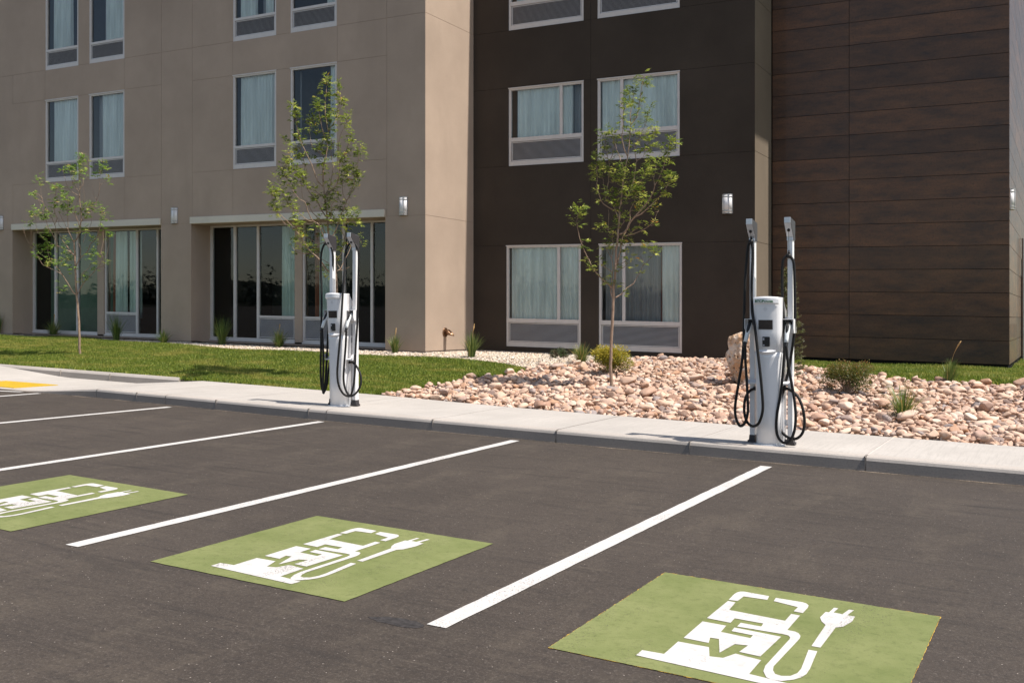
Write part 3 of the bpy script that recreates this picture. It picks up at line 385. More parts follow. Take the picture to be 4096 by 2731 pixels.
# grit gathered in the gutter
m=M(); A_=[];B_=[]
for i in range(420):
    x=-18+i*.05; A_.append((x,Ykf(x)+.004,.0018)); B_.append((x,Ykf(x)-.004-.05*max(0,mnoise.noise(Vector((x*2.1,3,0)))+.12)-.012*rnd.random(),.0018))
for i in range(419): m.poly([B_[i],B_[i+1],A_[i+1],A_[i]])
k=N('gutter_grit'); nn=k.noise(90,4,.7,k.pos()); k.bsdf(k.ramp(nn,[(.42,(.075,.062,.050)),(.55,(.24,.19,.145)),(.7,(.40,.33,.26))]),.95,.1); MT['grit']=k.m
tag(m.build('gutter_grit',MT['grit'],shear=True),kind='structure')
# upper kerb behind the ramp
m=M(); rows=[]
for i in range(15):
    x=-14.35-i*.45; yb=13.2+(x+14.35)*-.06; z=.155+.0*i
    y0=Ybk(x)+.0
    rows.append([(x,y0+.0,-.2),(x,y0,.02),(x,y0+.012,.12),(x,y0+.05,.163),(x,y0+.15,.165),(x,y0+.152,-.2)])
for ra,rb in zip(rows,rows[1:]):
    m.poly([rb[0],ra[0],ra[1],rb[1]])
    for k in range(1,5):
        m.cur=0 if k<2 else 1; m.poly([rb[k],ra[k],ra[k+1],rb[k+1]])
    m.cur=0
m.poly(rows[0][::-1]); m.poly(rows[-1])
for jx in(-16.3,-17.85): m.box(jx-.007,jx+.007,Ybk(jx)-.002,Ybk(jx)+.02,.0,.15)
tag(m.build('ramp_kerb',[MT['kerb_light'],MT['kerb_top']],shear=True),kind='structure')
# parking lines
def strip(m,p,q,w,z):
    p=Vector(p);q=Vector(q);d=(q-p).normalized(); n_=Vector((-d.y,d.x))*w/2; L=(q-p).length; n=int(L/.12)
    A=[];B=[]
    for i in range(n+1):
        c=p+(q-p)*i/n
        A.append(c+n_*(1+rnd.uniform(-.05,.05))); B.append(c-n_*(1+rnd.uniform(-.05,.05)))
    for i in range(n): m.poly([(*A[i],z),(*B[i],z),(*B[i+1],z),(*A[i+1],z)][::-1])
for p,q,w in[((-2.70,10.14),(-2.70,4.10),.115),((-5.715,10.36),(-5.53,4.22),.115),((-8.73,10.49),(-8.47,4.3),.115),((-11.70,10.6),(-11.83,4.4),.115),((-15.02,10.84),(-14.96,4.6),.115),((-15.47,10.84),(-17.6,10.25),.11)]:
    m=M(); strip(m,p,q,w,.004); tag(m.build('parking_line',MT['white_paint'],shear=True),kind='structure')
# green charging bays' squares with the white symbol
def square(c,label,fringe=False):
    # corners: near-left, near-right, far-right, far-left
    C=[Vector(p) for p in c]
    def at(u,v): return (C[0]*(1-u)+C[1]*u)*(1-v)+(C[3]*(1-u)+C[2]*u)*v
    ctr=at(.5,.5); e=empty('painted_bay_square',(ctr.x,ctr.y,grade(ctr.x,ctr.y)))
    tag(e,label,'road marking','green painted squares in the charging bays')
    m=M(); n=26
    edge=[]
    for i in range(n): edge.append(at(i/n,rnd.uniform(-.0015,.0015)))
    for i in range(n): edge.append(at(1+rnd.uniform(-.0015,.0015),i/n))
    for i in range(n): edge.append(at(1-i/n,1+rnd.uniform(-.0015,.0015)))
    for i in range(n): edge.append(at(rnd.uniform(-.0015,.0015),1-i/n))
    m.poly([(p.x,p.y,.004) for p in edge]); m.build('green_field',MT['green_paint'],e,shear=True)
    if fringe:
        m=M(); E_=[]; n=110
        for (u0,v0,u1,v1) in((0,0,0,1),(1,0,0,0),(0,1,1,1),(1,1,1,0)):
            for i in range(n):
                w0_=.0005+.009*max(0,mnoise.noise(Vector((i*.35,u0*9+v0*5,1)))); du,dv=(v0-v1)*-1,(u1-u0)*-1
                q=[]
                for ti,t in enumerate((i/n,(i+1)/n)):
                    o_=.0006+.006*max(0,mnoise.noise(Vector(((i+ti)*.37,u0*9+v0*5,1)))+.25); u=u0+(u1-u0)*t; v=v0+(v1-v0)*t; a_=at(u,v); cc=at(.5,.5); out_=(a_-cc); nx=Vector((-1 if u0==u1==0 else (1 if u0==u1==1 else 0),-1 if v0==v1==0 else (1 if v0==v1==1 else 0)))
                    q.append((a_.x,a_.y,.0035)); q.append((a_.x+nx.x*o_,a_.y+nx.y*o_,.0035))
                m.poly([q[0],q[1],q[3],q[2]])
        m.build('yellow_fringe',MT['yellow_edge'],e,shear=True)
    bm=bmesh.new()
    for pl in D['ev']:
        vs=[]
        for u,v in pl:
            p=at(u,v); vs.append(bm.verts.new((p.x-ctr.x,p.y-ctr.y,.0065+grade(p.x,p.y)-grade(ctr.x,ctr.y))))
        f=bm.faces.new(vs); f.normal_update()
        if f.normal.z<0: f.normal_flip()
    bmesh.ops.triangulate(bm,faces=bm.faces[:])
    me=bpy.data.meshes.new('charger_symbol'); bm.to_mesh(me); bm.free(); me.materials.append(MT['symbol_paint'])
    o=bpy.data.objects.new('charger_symbol',me); link(o,e,WO[e.name])
k=1.55
square([(-1.352*k,2.655*k),(-.385*k,2.63*k),(-.383*k,3.618*k),(-1.361*k,3.655*k)],'nearest green painted square with white charger pump and plug symbol, right of the others',True)
square([(-3.105*k,2.72*k),(-2.147*k,2.701*k),(-2.147*k,3.70*k),(-3.13*k,3.729*k)],'middle green painted square with white charger symbol, between two long white lines')
square([(-4.985*k,2.79*k),(-4.001*k,2.751*k),(-4.029*k,3.775*k),(-5.029*k,3.824*k)],'farthest green painted square with white charger symbol, cut by the left edge')
m=M(); cx,cy=-2.86,4.06
m.poly([(cx+(.20 if math.cos(a)<0 else .12)*math.cos(a)*rnd.uniform(.85,1.1),cy+.06*math.sin(a)*rnd.uniform(.8,1.15),.0015) for a in [i*math.pi/14 for i in range(28)]])
MT['seal']=plain('asphalt_sealer',(.036,.032,.031),.8,.3,0,.4,40)
tag(m.build('asphalt_patch',MT['seal'],shear=True),kind='structure')
# tactile pad
e=empty('tactile_pad',(-16.9,11.55,.012+grade(-16.9,11.55))); tag(e,'yellow tactile paving pad with raised domes on the kerb ramp','tactile pad')
m=M(); x0,x1,y0,y1=-17.62,-16.12,11.14,12.02; m.box(x0,x1,y0,y1,.0,.018)
m.build('pad',MT['yellow'],e,shear=True)
m=M(); nx,ny=25,15
for i in range(nx):
    for j in range(ny):
        cx=x0+(i+.5)*(x1-x0)/nx; cy=y0+(j+.5)*(y1-y0)/ny
        a=[(cx+.014*math.cos(t*math.pi/3),cy+.014*math.sin(t*math.pi/3),.018) for t in range(6)]; b=[(cx+.008*math.cos(t*math.pi/3),cy+.008*math.sin(t*math.pi/3),.024) for t in range(6)]
        m.loft([a,b])
o=m.build('raised_domes',MT['yellow'],e,shear=True); o['kind']='stuff'
# landscaped bank: cells sorted into lawn / stone bed / gravel bed
def inpoly(x,y,P):
    c=False; n=len(P); j=n-1
    for i in range(n):
        xi,yi=P[i];xj,yj=P[j]
        if (yi>y)!=(yj>y) and x<(xj-xi)*(y-yi)/(yj-yi)+xi: c=not c
        j=i
    return c
XC,YB,XF,YD,YP,XP=-17.79*KB,26.4*KB,-8.14*KB,29.31*KB,31.16*KB,-1.53*KB
lb=D['lawn_back']
frontL=[(x,Ybk(x)+(.15 if x<-14.35 else 0)) for x in[-9.6,-11,-12,-13,-14.3,-14.4,-17,-20,-25,-30,-36]]
LAWN1=lb+frontL+[(-40,14),(-40,17.8)]
lf=D['lawn2_front']
LAWN2=lf+[(8,17.4),(8,40),(XP+.02,40),(XP+.02,YP),(XF,YP),(XF+.05,YP-.3)]
def bed(x,y):
    if inpoly(x,y,LAWN1) or inpoly(x,y,LAWN2): return 'l'
    gc=D['gravel_cobble']
    if y<16.45: return 'c' if x>-9.7 else 'l'
    if y>18.4 and x<XC: return 'g'
    for (a,b),(c,d) in zip(gc,gc[1:]):
        if b<=y<=d: return 'c' if x>a+(c-a)*(y-b)/(d-b) else 'g'
    return 'c' if x>gc[-1][0] else 'g'
V={};cells={'l':M(),'c':M(),'g':M()}
st=.2
X0,X1,Y0_,Y1_=-36,8,12.1,22
nx=int((X1-X0)/st); ny=int((Y1_-Y0_)/st)
for i in range(nx):
    for j in range(ny):
        x=X0+i*st; y=Y0_+j*st
        if y+st<Ybk(x)-.05: continue
        cx,cy=x+st/2,y+st/2
        if cx<XC and cy>YB+1.1*KB+.3: continue
        kk=bed(cx,cy)
        def zt(x,y): 
            return zg(x,y)-.035-(.10 if y<Ybk(x)+.01 else 0)-(.25 if x<-13.4 and y<Ybk(x)+.14 else 0)
        cells[kk].poly([(x,y,zt(x,y)),(x+st,y,zt(x+st,y)),(x+st,y+st,zt(x+st,y+st)),(x,y+st,zt(x,y+st))])
far=cells['l']
far.poly([(8,12.1,.1),(60,12.1,.1),(60,60,.5),(8,60,.5)]); far.poly([(XP,22,.515),(8,22,.515),(8,60,.515),(XP,60,.515)]); far.poly([(-80,12.9,.1),(-36,12.9,.1),(-36,18.4,.5),(-80,18.4,.5)])
tag(cells['l'].build('lawn',MT['lawn_base'],shear=True),kind='structure')
tag(cells['c'].build('stone_bed',MT['soil'],shear=True),kind='structure')
tag(cells['g'].build('gravel_bed',MT['soil'],shear=True),kind='structure')
rs=np.random.RandomState(4)
GV=np.vectorize(lambda x,y: zg(x,y)+grade(x,y))
# grass blades
def blades(n,box,poly,hmin,hmax,name):
    P=[]
    px=rs.uniform(box[0],box[1],n); py=rs.uniform(box[2],box[3],n)
    poly=np.array(poly)
    inside=np.zeros(n,bool); j=len(poly)-1
    for i in range(len(poly)):
        xi,yi=poly[i];xj,yj=poly[j]
        with np.errstate(divide='ignore',invalid='ignore'):
            c=((yi>py)!=(yj>py))&(px<(xj-xi)*(py-yi)/(yj-yi)+xi)
        inside^=c; j=i
    px,py=px[inside],py[inside]; 
    # ragged edge
    n=len(px); z=GV(px,py)-.02
    h=rs.uniform(hmin,hmax,n)*(1+.25*np.sin(px*1.7+py*2.3)); a=rs.uniform(0,2*np.pi,n); w_=rs.uniform(.006,.014,n)
    lx=rs.normal(0,.35,n)*h; ly=rs.normal(0,.35,n)*h
    V=np.empty((n,3,3)); V[:,0]=np.c_[px-np.cos(a)*w_,py-np.sin(a)*w_,z]; V[:,1]=np.c_[px+np.cos(a)*w_,py+np.sin(a)*w_,z]; V[:,2]=np.c_[px+lx,py+ly,z+h]
    F=np.arange(n*3).reshape(n,3); at=np.repeat(rs.beta(2,2.5,n),3)
    me=npmesh(name,V.reshape(-1,3),F,MT['lawn_blades'],at); return me
for nm,me in(('grass',blades(620000,(-33,-8.6,12.9,18.4),LAWN1,.032,.068,'grass')),('grass',blades(230000,(-5.6,5,17.2,26),LAWN2,.035,.075,'grass'))):
    o=bpy.data.objects.new('grass',me); link(o); o['kind']='stuff'
# stones
def stone_shape(sub,seed,flat=.6,ang=.0):
    bm=bmesh.new(); bmesh.ops.create_icosphere(bm,subdivisions=sub,radius=1)
    r=random.Random(seed); off=Vector((r.uniform(-50,50),r.uniform(-50,50),r.uniform(-50,50)))
    sx,sy,sz=r.uniform(.85,1.25),r.uniform(.65,.95),flat*r.uniform(.75,1.2)
    cuts=[(Vector((r.gauss(0,1),r.gauss(0,1),r.gauss(0,1))).normalized(),r.uniform(.5,.85)) for _ in range(7)]
    for v in bm.verts:
        n=mnoise.noise(v.co*.9+off)*.35+mnoise.noise(v.co*2.3+off)*.12
        c=v.co*(1+n)
        for d,t in cuts:
            q=c.dot(d)
            if q>t: c-=d*(q-t)*.92
        v.co=Vector((c.x*sx,c.y*sy,c.z*sz))
    V=np.array([v.co[:] for v in bm.verts]); F=np.array([[v.index for v in f.verts] for f in bm.faces]); bm.free(); return V,F
def scatter(pts,shapes,mat,name,smooth=True):
    VV=[];FF=[];AA=[];SMF=[];o=0
    for i,(x,y,z,s,rz,tx,ty) in enumerate(pts):
        V_,F_=shapes[i%len(shapes)]
        c,s_=math.cos(rz),math.sin(rz); v=V_*s
        v=np.c_[v[:,0]*c-v[:,1]*s_,v[:,0]*s_+v[:,1]*c,v[:,2]+v[:,0]*tx+v[:,1]*ty]+np.array([x,y,z])
        VV.append(v); FF.append(F_+o); SMF.append(np.full(len(F_),(i%len(shapes))%3!=0)); o+=len(v); AA.append(np.full(len(v),rnd.random()))
    return npmesh(name,np.concatenate(VV),np.concatenate(FF),mat,np.concatenate(AA),np.concatenate(SMF) if smooth is None else smooth)
pts=[]
def visible(x,y):
    r=x*CA+y*SA; d=-x*SA+y*CA
    return d>1 and -.56<r/d<.72
sp=.080
for i in range(int(15.5/sp)):
    for j in range(int(9/sp)):
        for lay in(0,1):
            x=-10+i*sp+rnd.uniform(-.045,.045); y=12.1+j*sp+rnd.uniform(-.045,.045)
            if y<Ybk(x)+.05 or y>YD+(1.9 if x>XF else 0)*KB-.05: continue
            if lay and rnd.random()>.28: continue
            if bed(x,y)!='c' or not visible(x,y): continue
            s=min(.115,max(.024,rnd.lognormvariate(math.log(.044),.38)))
            if lay: s*=rnd.uniform(.7,1.25)
            zb=zg(x,y)+grade(x,y)-.03+(.022+.3*s if lay else 0)+rnd.uniform(-.01,.015)
            if y<Ybk(x)+.13: zb-=.03
            pts.append((x,y,zb+s*.3,s,rnd.uniform(0,6.28),rnd.uniform(-.3,.3),rnd.uniform(-.3,.3)))
def dep(p): return -p[0]*SA+p[1]*CA
pts.sort(key=lambda p:-(p[3]/dep(p)))
near=pts[:300]; rest=pts[300:]
shp=[stone_shape(3,100+i,.62) for i in range(10)]
cmesh=[npmesh('river_cobble',V_,F_,MT['cobble'],None,True) for V_,F_ in shp]
for i,(x,y,z,s,rz,tx,ty) in enumerate(near):
    o=bpy.data.objects.new('river_cobble',cmesh[i%10]); link(o,None,(x,y,z)); o.scale=(s,s,s); o.rotation_euler=(ty,-tx,rz)
    tag(o,'smooth rounded river cobble, one of the largest in the stone bed behind the pavement','cobble','large river cobbles in the stone bed')
shp2=[stone_shape(2,300+i,.6) for i in range(14)]
o=bpy.data.objects.new('small_cobbles',scatter(rest,shp2,MT['cobble'],'small_cobbles',None)); link(o); o['kind']='stuff'
print('cobbles',len(pts))
gp=[]
sp=.034
for (xa,xb,ya,yb) in((-33,XC+.0,17.2,18.95),(XC,-7.2,16.2,YD)):
    for i in range(int((xb-xa)/sp)):
        for j in range(int((yb-ya)/sp)):
            x=xa+i*sp+rnd.uniform(-.02,.02); y=ya+j*sp+rnd.uniform(-.02,.02)
            if x<XC and y>YB+.02:
                nx_=x/KB
                if not((-38.2<nx_<-29.6 or -28<nx_<-19.4) and y<27.3*KB): continue
            if bed(x,y)!='g' or not visible(x,y): continue
            s=rnd.uniform(.014,.034); gp.append((x,y,zg(x,y)+grade(x,y)-.02+rnd.uniform(0,.022),s,rnd.uniform(0,6.28),rnd.uniform(-.6,.6),rnd.uniform(-.6,.6)))
gs=[stone_shape(1,500+i,.6) for i in range(10)]
o=bpy.data.objects.new('gravel',scatter(gp,gs,MT['gravel'],'gravel',False)); link(o); o['kind']='stuff'
print('gravel',len(gp))
# ------------------------------------------------------------------ building
B=empty('hotel_building',(XC,YB,.55+grade(XC,YB))); tag(B,'large hotel building of beige and dark stucco with rust-brown cladding and white-framed windows','building')
def wall(name,mats,plane,c,a0,a1,z0,z1,holes,flip=1,parent=B):
    """front of a wall in the plane axis=c; holes=(a0,a1,z0,z1,depth,capped)"""
    A=sorted(set([a0,a1]+[h[0] for h in holes]+[h[1] for h in holes])); Z=sorted(set([z0,z1]+[h[2] for h in holes]+[h[3] for h in holes]))
    A=[a for a in A if a0-1e-6<=a<=a1+1e-6]; Z=[z for z in Z if z0-1e-6<=z<=z1+1e-6]
    m=M()
    def P(a,d,z): return (a,c+d,z) if plane=='y' else (c-d*flip,a,z)
    def hd(i,j):
        if i<0 or j<0 or i>=len(A)-1 or j>=len(Z)-1: return None
        ca,cz=(A[i]+A[i+1])/2,(Z[j]+Z[j+1])/2; best=None
        for h in holes:
            if h[0]<ca<h[1] and h[2]<cz<h[3]:
                if best is None or h[4]>best[4]: best=h
        return best
    G=[[hd(i,j) for j in range(len(Z)-1)] for i in range(len(A)-1)]
    def D_(i,j):
        if i<0 or j<0 or i>=len(A)-1 or j>=len(Z)-1: return 0
        return G[i][j][4] if G[i][j] else 0
    for i in range(len(A)-1):
        for j in range(len(Z)-1):
            h=G[i][j]; a,b,u,v=A[i],A[i+1],Z[j],Z[j+1]
            if h is None: m.cur=0; m.poly([P(a,0,u),P(b,0,u),P(b,0,v),P(a,0,v)])
            else:
                if h[5]: m.cur=h[5]-1; m.poly([P(a,h[4],u),P(b,h[4],u),P(b,h[4],v),P(a,h[4],v)])
                m.cur=0
                for (di,dj,e) in((-1,0,(a,a,u,v)),(1,0,(b,b,u,v)),(0,-1,(a,b,u,u)),(0,1,(a,b,v,v))):
                    d2=D_(i+di,j+dj)
                    if d2<h[4]: m.poly([P(e[0],d2,e[2]),P(e[1],d2,e[3] if di else e[2]),P(e[1],h[4],e[3]),P(e[0],h[4],e[2] if di else e[3])])
    return m.build(name,mats,parent,shear=True)
K=lambda x:x*KB
gr=lambda a0,a1,z0,z1:(a0,a1,z0,z1,.006,2)
def vs(x,z0,z1): return gr(K(x)-.0035,K(x)+.0035,z0,z1)
def hs(z,x0,x1): return gr(K(x0),K(x1),zz(z)-.0035,zz(z)+.0035)
WX=[(-36.21,-34.20),(-33.57,-31.56),(-25.98,-23.96),(-23.33,-21.32)]
zb=zz(.16); ztop=zz(19.0)
bh=[]
for a,b in WX:
    for z0,z1 in((6.30,9.61),(10.81,14.12)): bh.append((K(a),K(b),zz(z0),zz(z1),.11,0))
OPEN=[(-38.29,-29.58),(-28.03,-19.34)]
for a,b in OPEN: bh.append((K(a),K(b),zb-.5,zz(4.41),.95*KB,0))
for x in(-29.56,-27.97,-19.28): bh.append(vs(x,zz(4.46),ztop))
for x in(-38.26,-36.22,-31.54,-25.98,-21.3): bh+= [vs(x,zz(4.7),zz(6.30)),vs(x,zz(9.61),zz(10.81))]
bh+=[hs(10.81,-60,-17.79),hs(9.62,-38.26,-29.56),hs(9.61,-27.97,-19.28),hs(6.28,-38.26,-29.56),hs(6.28,-27.97,-19.28),hs(4.44,-60,-38.3),hs(4.44,-29.5,-28.1),hs(4.44,-19.3,-17.79)]
wall('beige_wall',[MT['stucco_beige'],MT['groove_beige']],'y',YB,K(-60),XC,zb,ztop,bh)
wall('beige_side_wall',[MT['stucco_beige'],MT['groove_beige']],'x',XC,YB,YD,zb,ztop,[(YB,YD,zz(s)-.0035,zz(s)+.0035,.006,2) for s in(4.44,10.81)],1)
# volumes behind (roofs and unseen sides)
m=M(); m.box(K(-60),XC-.03,YB+3.1,K(48),0,ztop-.02,skip=''); m.build('beige_volume',MT['stucco_beige'],B,shear=True)
m=M(); m.box(K(-60),XC-.02,YB+.02,YB+3.12,ztop-.35,ztop-.01); m.build('roof_parapet',MT['roof'],B,shear=True)
DW=[(-16.42,-13.67,6.28,8.87,-14.49,7.08,7.21),(-13.19,-10.45,6.28,8.87,-12.37,7.08,7.21),(-16.42,-13.67,10.79,13.38,-14.49,11.59,11.72),(-13.19,-10.45,10.79,13.38,-12.37,11.59,11.72),(-16.51,-13.77,.29,3.64,-14.58,1.09,1.22),(-13.14,-10.38,.28,3.64,-12.30,1.09,1.22)]
dh=[(K(a),K(b),zz(c),zz(d),.11,0) for a,b,c,d,*_ in DW]
dh+=[hs(z,-17.79,-8.14) for z in(3.64,6.28,8.88,10.79)]+[vs(-13.42,zz(3.64),ztop)]
wall('dark_wall',[MT['stucco_dark'],MT['groove_dark']],'y',YD,XC,XF,zz(.14),ztop,dh)
wall('dark_side_wall',[MT['stucco_taupe'],MT['groove']],'x',XF,YD,YP,zz(.14),ztop,[(YD,YP,zz(s)-.004,zz(s)+.004,.006,2) for s in(3.64,6.29,8.88,10.79)],1)
m=M(); m.box(XC+.01,XF-.02,YD+1.6,K(48),0,ztop-.02); m.build('dark_volume',MT['stucco_dark'],B,shear=True)
m=M(); m.box(XC+.01,XF-.02,YD+.02,YD+1.62,ztop-.35,ztop-.01); m.build('roof_parapet',MT['roof'],B,shear=True)
m=M(); 
for (a,b) in((-60,-38.29),(-29.58,-28.03),(-19.34,-17.82)): m.box(K(a),K(b),YB+.015,YB+.3,zb-.6,zb+.01)
m.box(XC-.3,XC-.015,YB+.02,YD,zb-.6,zb+.01); m.box(XC,XF-.015,YD+.015,YD+.3,zb-.6,zz(.15)); m.box(XF-.3,XF-.014,YD+.02,YP,zb-.6,zz(.15))
for a,b in OPEN: m.box(K(a),K(b),YB+.935*KB,YB+1.2*KB,zb-.6,zz(.21))
m.build('foundation',MT['foundation'],B,shear=True)
# lintels over the two recessed shop fronts, projecting slightly
for a,b in OPEN:
    m=M(); m.box(K(a),K(b),YB-.05,YB+.07,zz(4.42),zz(4.66)); m.build('lintel',MT['stucco_trim'],B,shear=True,bevel=.006)
# cladding tower
rows=[.22,.876,1.546,2.214,2.88,3.548,4.217,4.886,5.554,6.218,6.886,7.553,8.217,8.885,9.553,10.225,10.893,11.56,12.23,12.9,14.2,15.5,16.8,18.2]
m=M()
def panel(face,c,a0,a1,z0,z1):
    g=.0045; m.a=rnd.random(); a0+=g;a1-=g;z0+=g;z1-=g; t=.022
    if face=='y': m.box(a0,a1,c,c+t,z0,z1)
    else: m.box(c-t,c,a0,a1,z0,z1)
for z0,z1 in zip(rows,rows[1:]):
    panel('y',YP,XF+.02,K(-5.82),zz(z0),zz(z1)); panel('y',YP,K(-5.82),XP,zz(z0),zz(z1))
ys=[YP+.03,24.0,26.6,28.9,31.5,34,37]
for z0,z1 in zip(rows,rows[1:]):
    for a,b in zip(ys,ys[1:]):
        if z0<2.9 and a>26 and a<28: continue
        panel('x',XP,a,b,zz(z0),zz(z1))
m.build('cladding_panels',MT['cladding'],B,shear=True,attr='rnd')
m=M(); m.box(XF+.012,XP-.03,YP+.03,37,.0,ztop-.03); m.build('cladding_backing',MT['groove'],B,shear=True)
m=M(); m.box(XF+.02,XP+.1,YD+.12,37,zz(18.55),zz(18.8)); m.build('roof_overhang',MT['stucco_dark'],B,shear=True)
dr=M(); dr.box(XP-.02,XP+.012,26.62,28.88,.4,zz(2.88)); dd=dr.build('side_door',MT['door_dark'],B,shear=True)
dr=M(); 
for y in(26.62,28.84): dr.box(XP+.012,XP+.05,y,y+.05,.4,zz(2.9))
dr.box(XP+.012,XP+.05,26.62,28.89,zz(2.88),zz(2.98)); dr.build('door_frame',MT['frame'],dd,shear=True)
dr=M(); dr.tube([(XP+.07,26.95,1.3),(XP+.07,26.95,1.7)],.012,8); dr.smooth=True; dr.build('handle',MT['lamp_metal'],dd,shear=True)
dr=M(); dr.tube([(XP+.05,26.5,.5),(XP+.05,26.5,3.4)],.035,10); dr.build('downpipe',MT['lamp_metal'],B,shear=True)
# windows
def curtain(m,x0,x1,z0,z1,y,amp=.03,wl=.16,seed=0):
    r=random.Random(seed); n=max(6,int((x1-x0)/.018)); ph=r.uniform(0,6); x=x0; col=[]
    for i in range(n+1):
        t=i/n; xx=x0+(x1-x0)*t; wv=math.sin(xx/wl*6.28+ph+.9*math.sin(xx*5+ph*2)); w2=math.sin(xx*31+ph)*.25
        col.append((xx,(wv+w2)*amp))
    for (xa,ya),(xb,yb) in zip(col,col[1:]):
        for za,zc,ka,kb in((z0,(z0+z1)/2,1.15,1.0),((z0+z1)/2,z1,1.0,.6)):
            m.poly([(xa,y+ya*ka,za),(xb,y+yb*ka,za),(xb,y+yb*kb,zc),(xa,y+ya*kb,zc)])
def louvre_panel(x0,x1,z0,z1,y,parent,pitch=.024):
    m=M(); m.cur=0
    b=.022
    m.box(x0,x1,y,y+.03,z0,z0+b); m.box(x0,x1,y,y+.03,z1-b,z1); m.box(x0,x0+b,y+.001,y+.03,z0+b,z1-b); m.box(x1-b,x1,y+.001,y+.03,z0+b,z1-b)
    n=int((z1-z0-2*b)/pitch); p=(z1-z0-2*b)/n
    for i in range(n):
        z=z0+b+i*p
        m.poly([(x0+b,y+.004,z+.001),(x1-b,y+.004,z+.001),(x1-b,y+.022,z+p*.46),(x0+b,y+.022,z+p*.46)])
        m.poly([(x0+b,y+.004,z+.001),(x0+b,y+.004,z-.003),(x1-b,y+.004,z-.003),(x1-b,y+.004,z+.001)])
    m.cur=1; m.poly([(x0,y+.028,z0),(x1,y+.028,z0),(x1,y+.028,z1),(x0,y+.028,z1)])
    m.cur=1
    for f in(.08,.37,.66,.93):
        xx=x0+(x1-x0)*f; m.box(xx-.005,xx+.005,y-.001,y,z0+.006,z0+.014)
    return m.build('louvre',[MT['louvre'],MT['louvre_dark']],parent,shear=True)
def window(a,b,z0,z1,Y,mull,t0,t1,cur,seed,glass='glass',ptac=True,room='room',depth=1.4):
    """sizes nominal; cur=list of (kind,f0,f1)"""
    x0,x1,Z0,Z1=K(a),K(b),zz(z0),zz(z1); fw=.055; y=Y+.012
    m=M()
    m.box(x0,x0+fw,y,y+.075,Z0,Z1); m.box(x1-fw,x1,y,y+.075,Z0,Z1); m.box(x0+fw,x1-fw,y+.001,y+.074,Z1-fw,Z1)
    m.box(x0+fw,x1-fw,y+.001,y+.074,Z0,Z0+.105); m.box(x0+fw,x1-fw,y-.004,y+.07,zz(t0),zz(t1))
    m.box(x0-.006,x1+.006,y-.022,y+.03,Z1-.02,Z1+.004)
    if mull: m.box(K(mull)-.032,K(mull)+.032,y+.004,y+.07,zz(t1),Z1-fw)
    fr=m.build('window',MT['frame'],B,shear=True)
    g=M(); g.poly([(x0+fw,y+.045,zz(t1)),(x1-fw,y+.045,zz(t1)),(x1-fw,y+.045,Z1-fw),(x0+fw,y+.045,Z1-fw)]); g.build('pane',MT[glass],fr,shear=True)
    louvre_panel(x0+fw+.012,x1-fw-.012,Z0+.11,zz(t0)-.008,y+.012,fr)
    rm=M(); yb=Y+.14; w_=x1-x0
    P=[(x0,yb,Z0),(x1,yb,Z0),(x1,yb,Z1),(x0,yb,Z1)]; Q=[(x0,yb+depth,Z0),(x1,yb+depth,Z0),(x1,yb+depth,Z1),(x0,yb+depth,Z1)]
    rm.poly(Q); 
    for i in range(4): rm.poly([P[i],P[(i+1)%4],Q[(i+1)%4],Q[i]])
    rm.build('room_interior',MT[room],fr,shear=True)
    for kind,f0,f1 in cur:
        c=M(); c.smooth=True; dy={'sheer':.11,'drape_red':.24,'drape_reflection_grey':.28}[kind]
        curtain(c,x0+fw+w_*f0*.93,x0+fw+(w_-2*fw)*f1,zz(t1)-.02,Z1-.02,Y+dy,.022 if kind=='sheer' else .03,.105+.02*((seed*7)%5)/5,seed+int(f0*10))
        c.build('curtain',MT[kind],fr,shear=True)
    return fr
CW={0:[('sheer',.14,1)],1:[('drape_reflection_grey',0,.2),('drape_red',.2,.25),('sheer',.26,1)],2:[('sheer',.1,.94),('drape_red',.95,1)],3:[('drape_red',.80,.84),('sheer',.84,1),('drape_reflection_grey',0,.06)]}
CW3={0:[('sheer',.15,.75),('drape_red',.76,.8),('drape_reflection_grey',.82,.95)],1:[('drape_reflection_grey',.2,.3),('drape_red',.33,.37),('sheer',.38,1)],2:[('sheer',.08,.5),('drape_reflection_grey',.5,.7),('sheer',.7,.92)],3:[('drape_red',.72,.76),('sheer',.77,1)]}
for i,(a,b) in enumerate(WX):
    window(a,b,6.30,9.61,YB,None,7.02,7.11,CW[i],i+1)
    window(a,b,10.81,14.12,YB,None,11.53,11.62,CW3[i],i+11)
DC=[[('drape_reflection_grey',.80,.98),('sheer',.07,.86)],[('sheer',.0,1)],[('sheer',.05,1),('drape_red',0,.05)],[('sheer',0,1)],[('sheer',.02,1)],[('drape_reflection_grey',.0,.74),('drape_red',.74,.77),('sheer',.77,1)]]  # last window: grey drape stands in for a dark reflection over the sheer
for i,(a,b,c,d,mu,t0,t1) in enumerate(DW): window(a,b,c,d,YD,mu,t0,t1,DC[i],i+31)
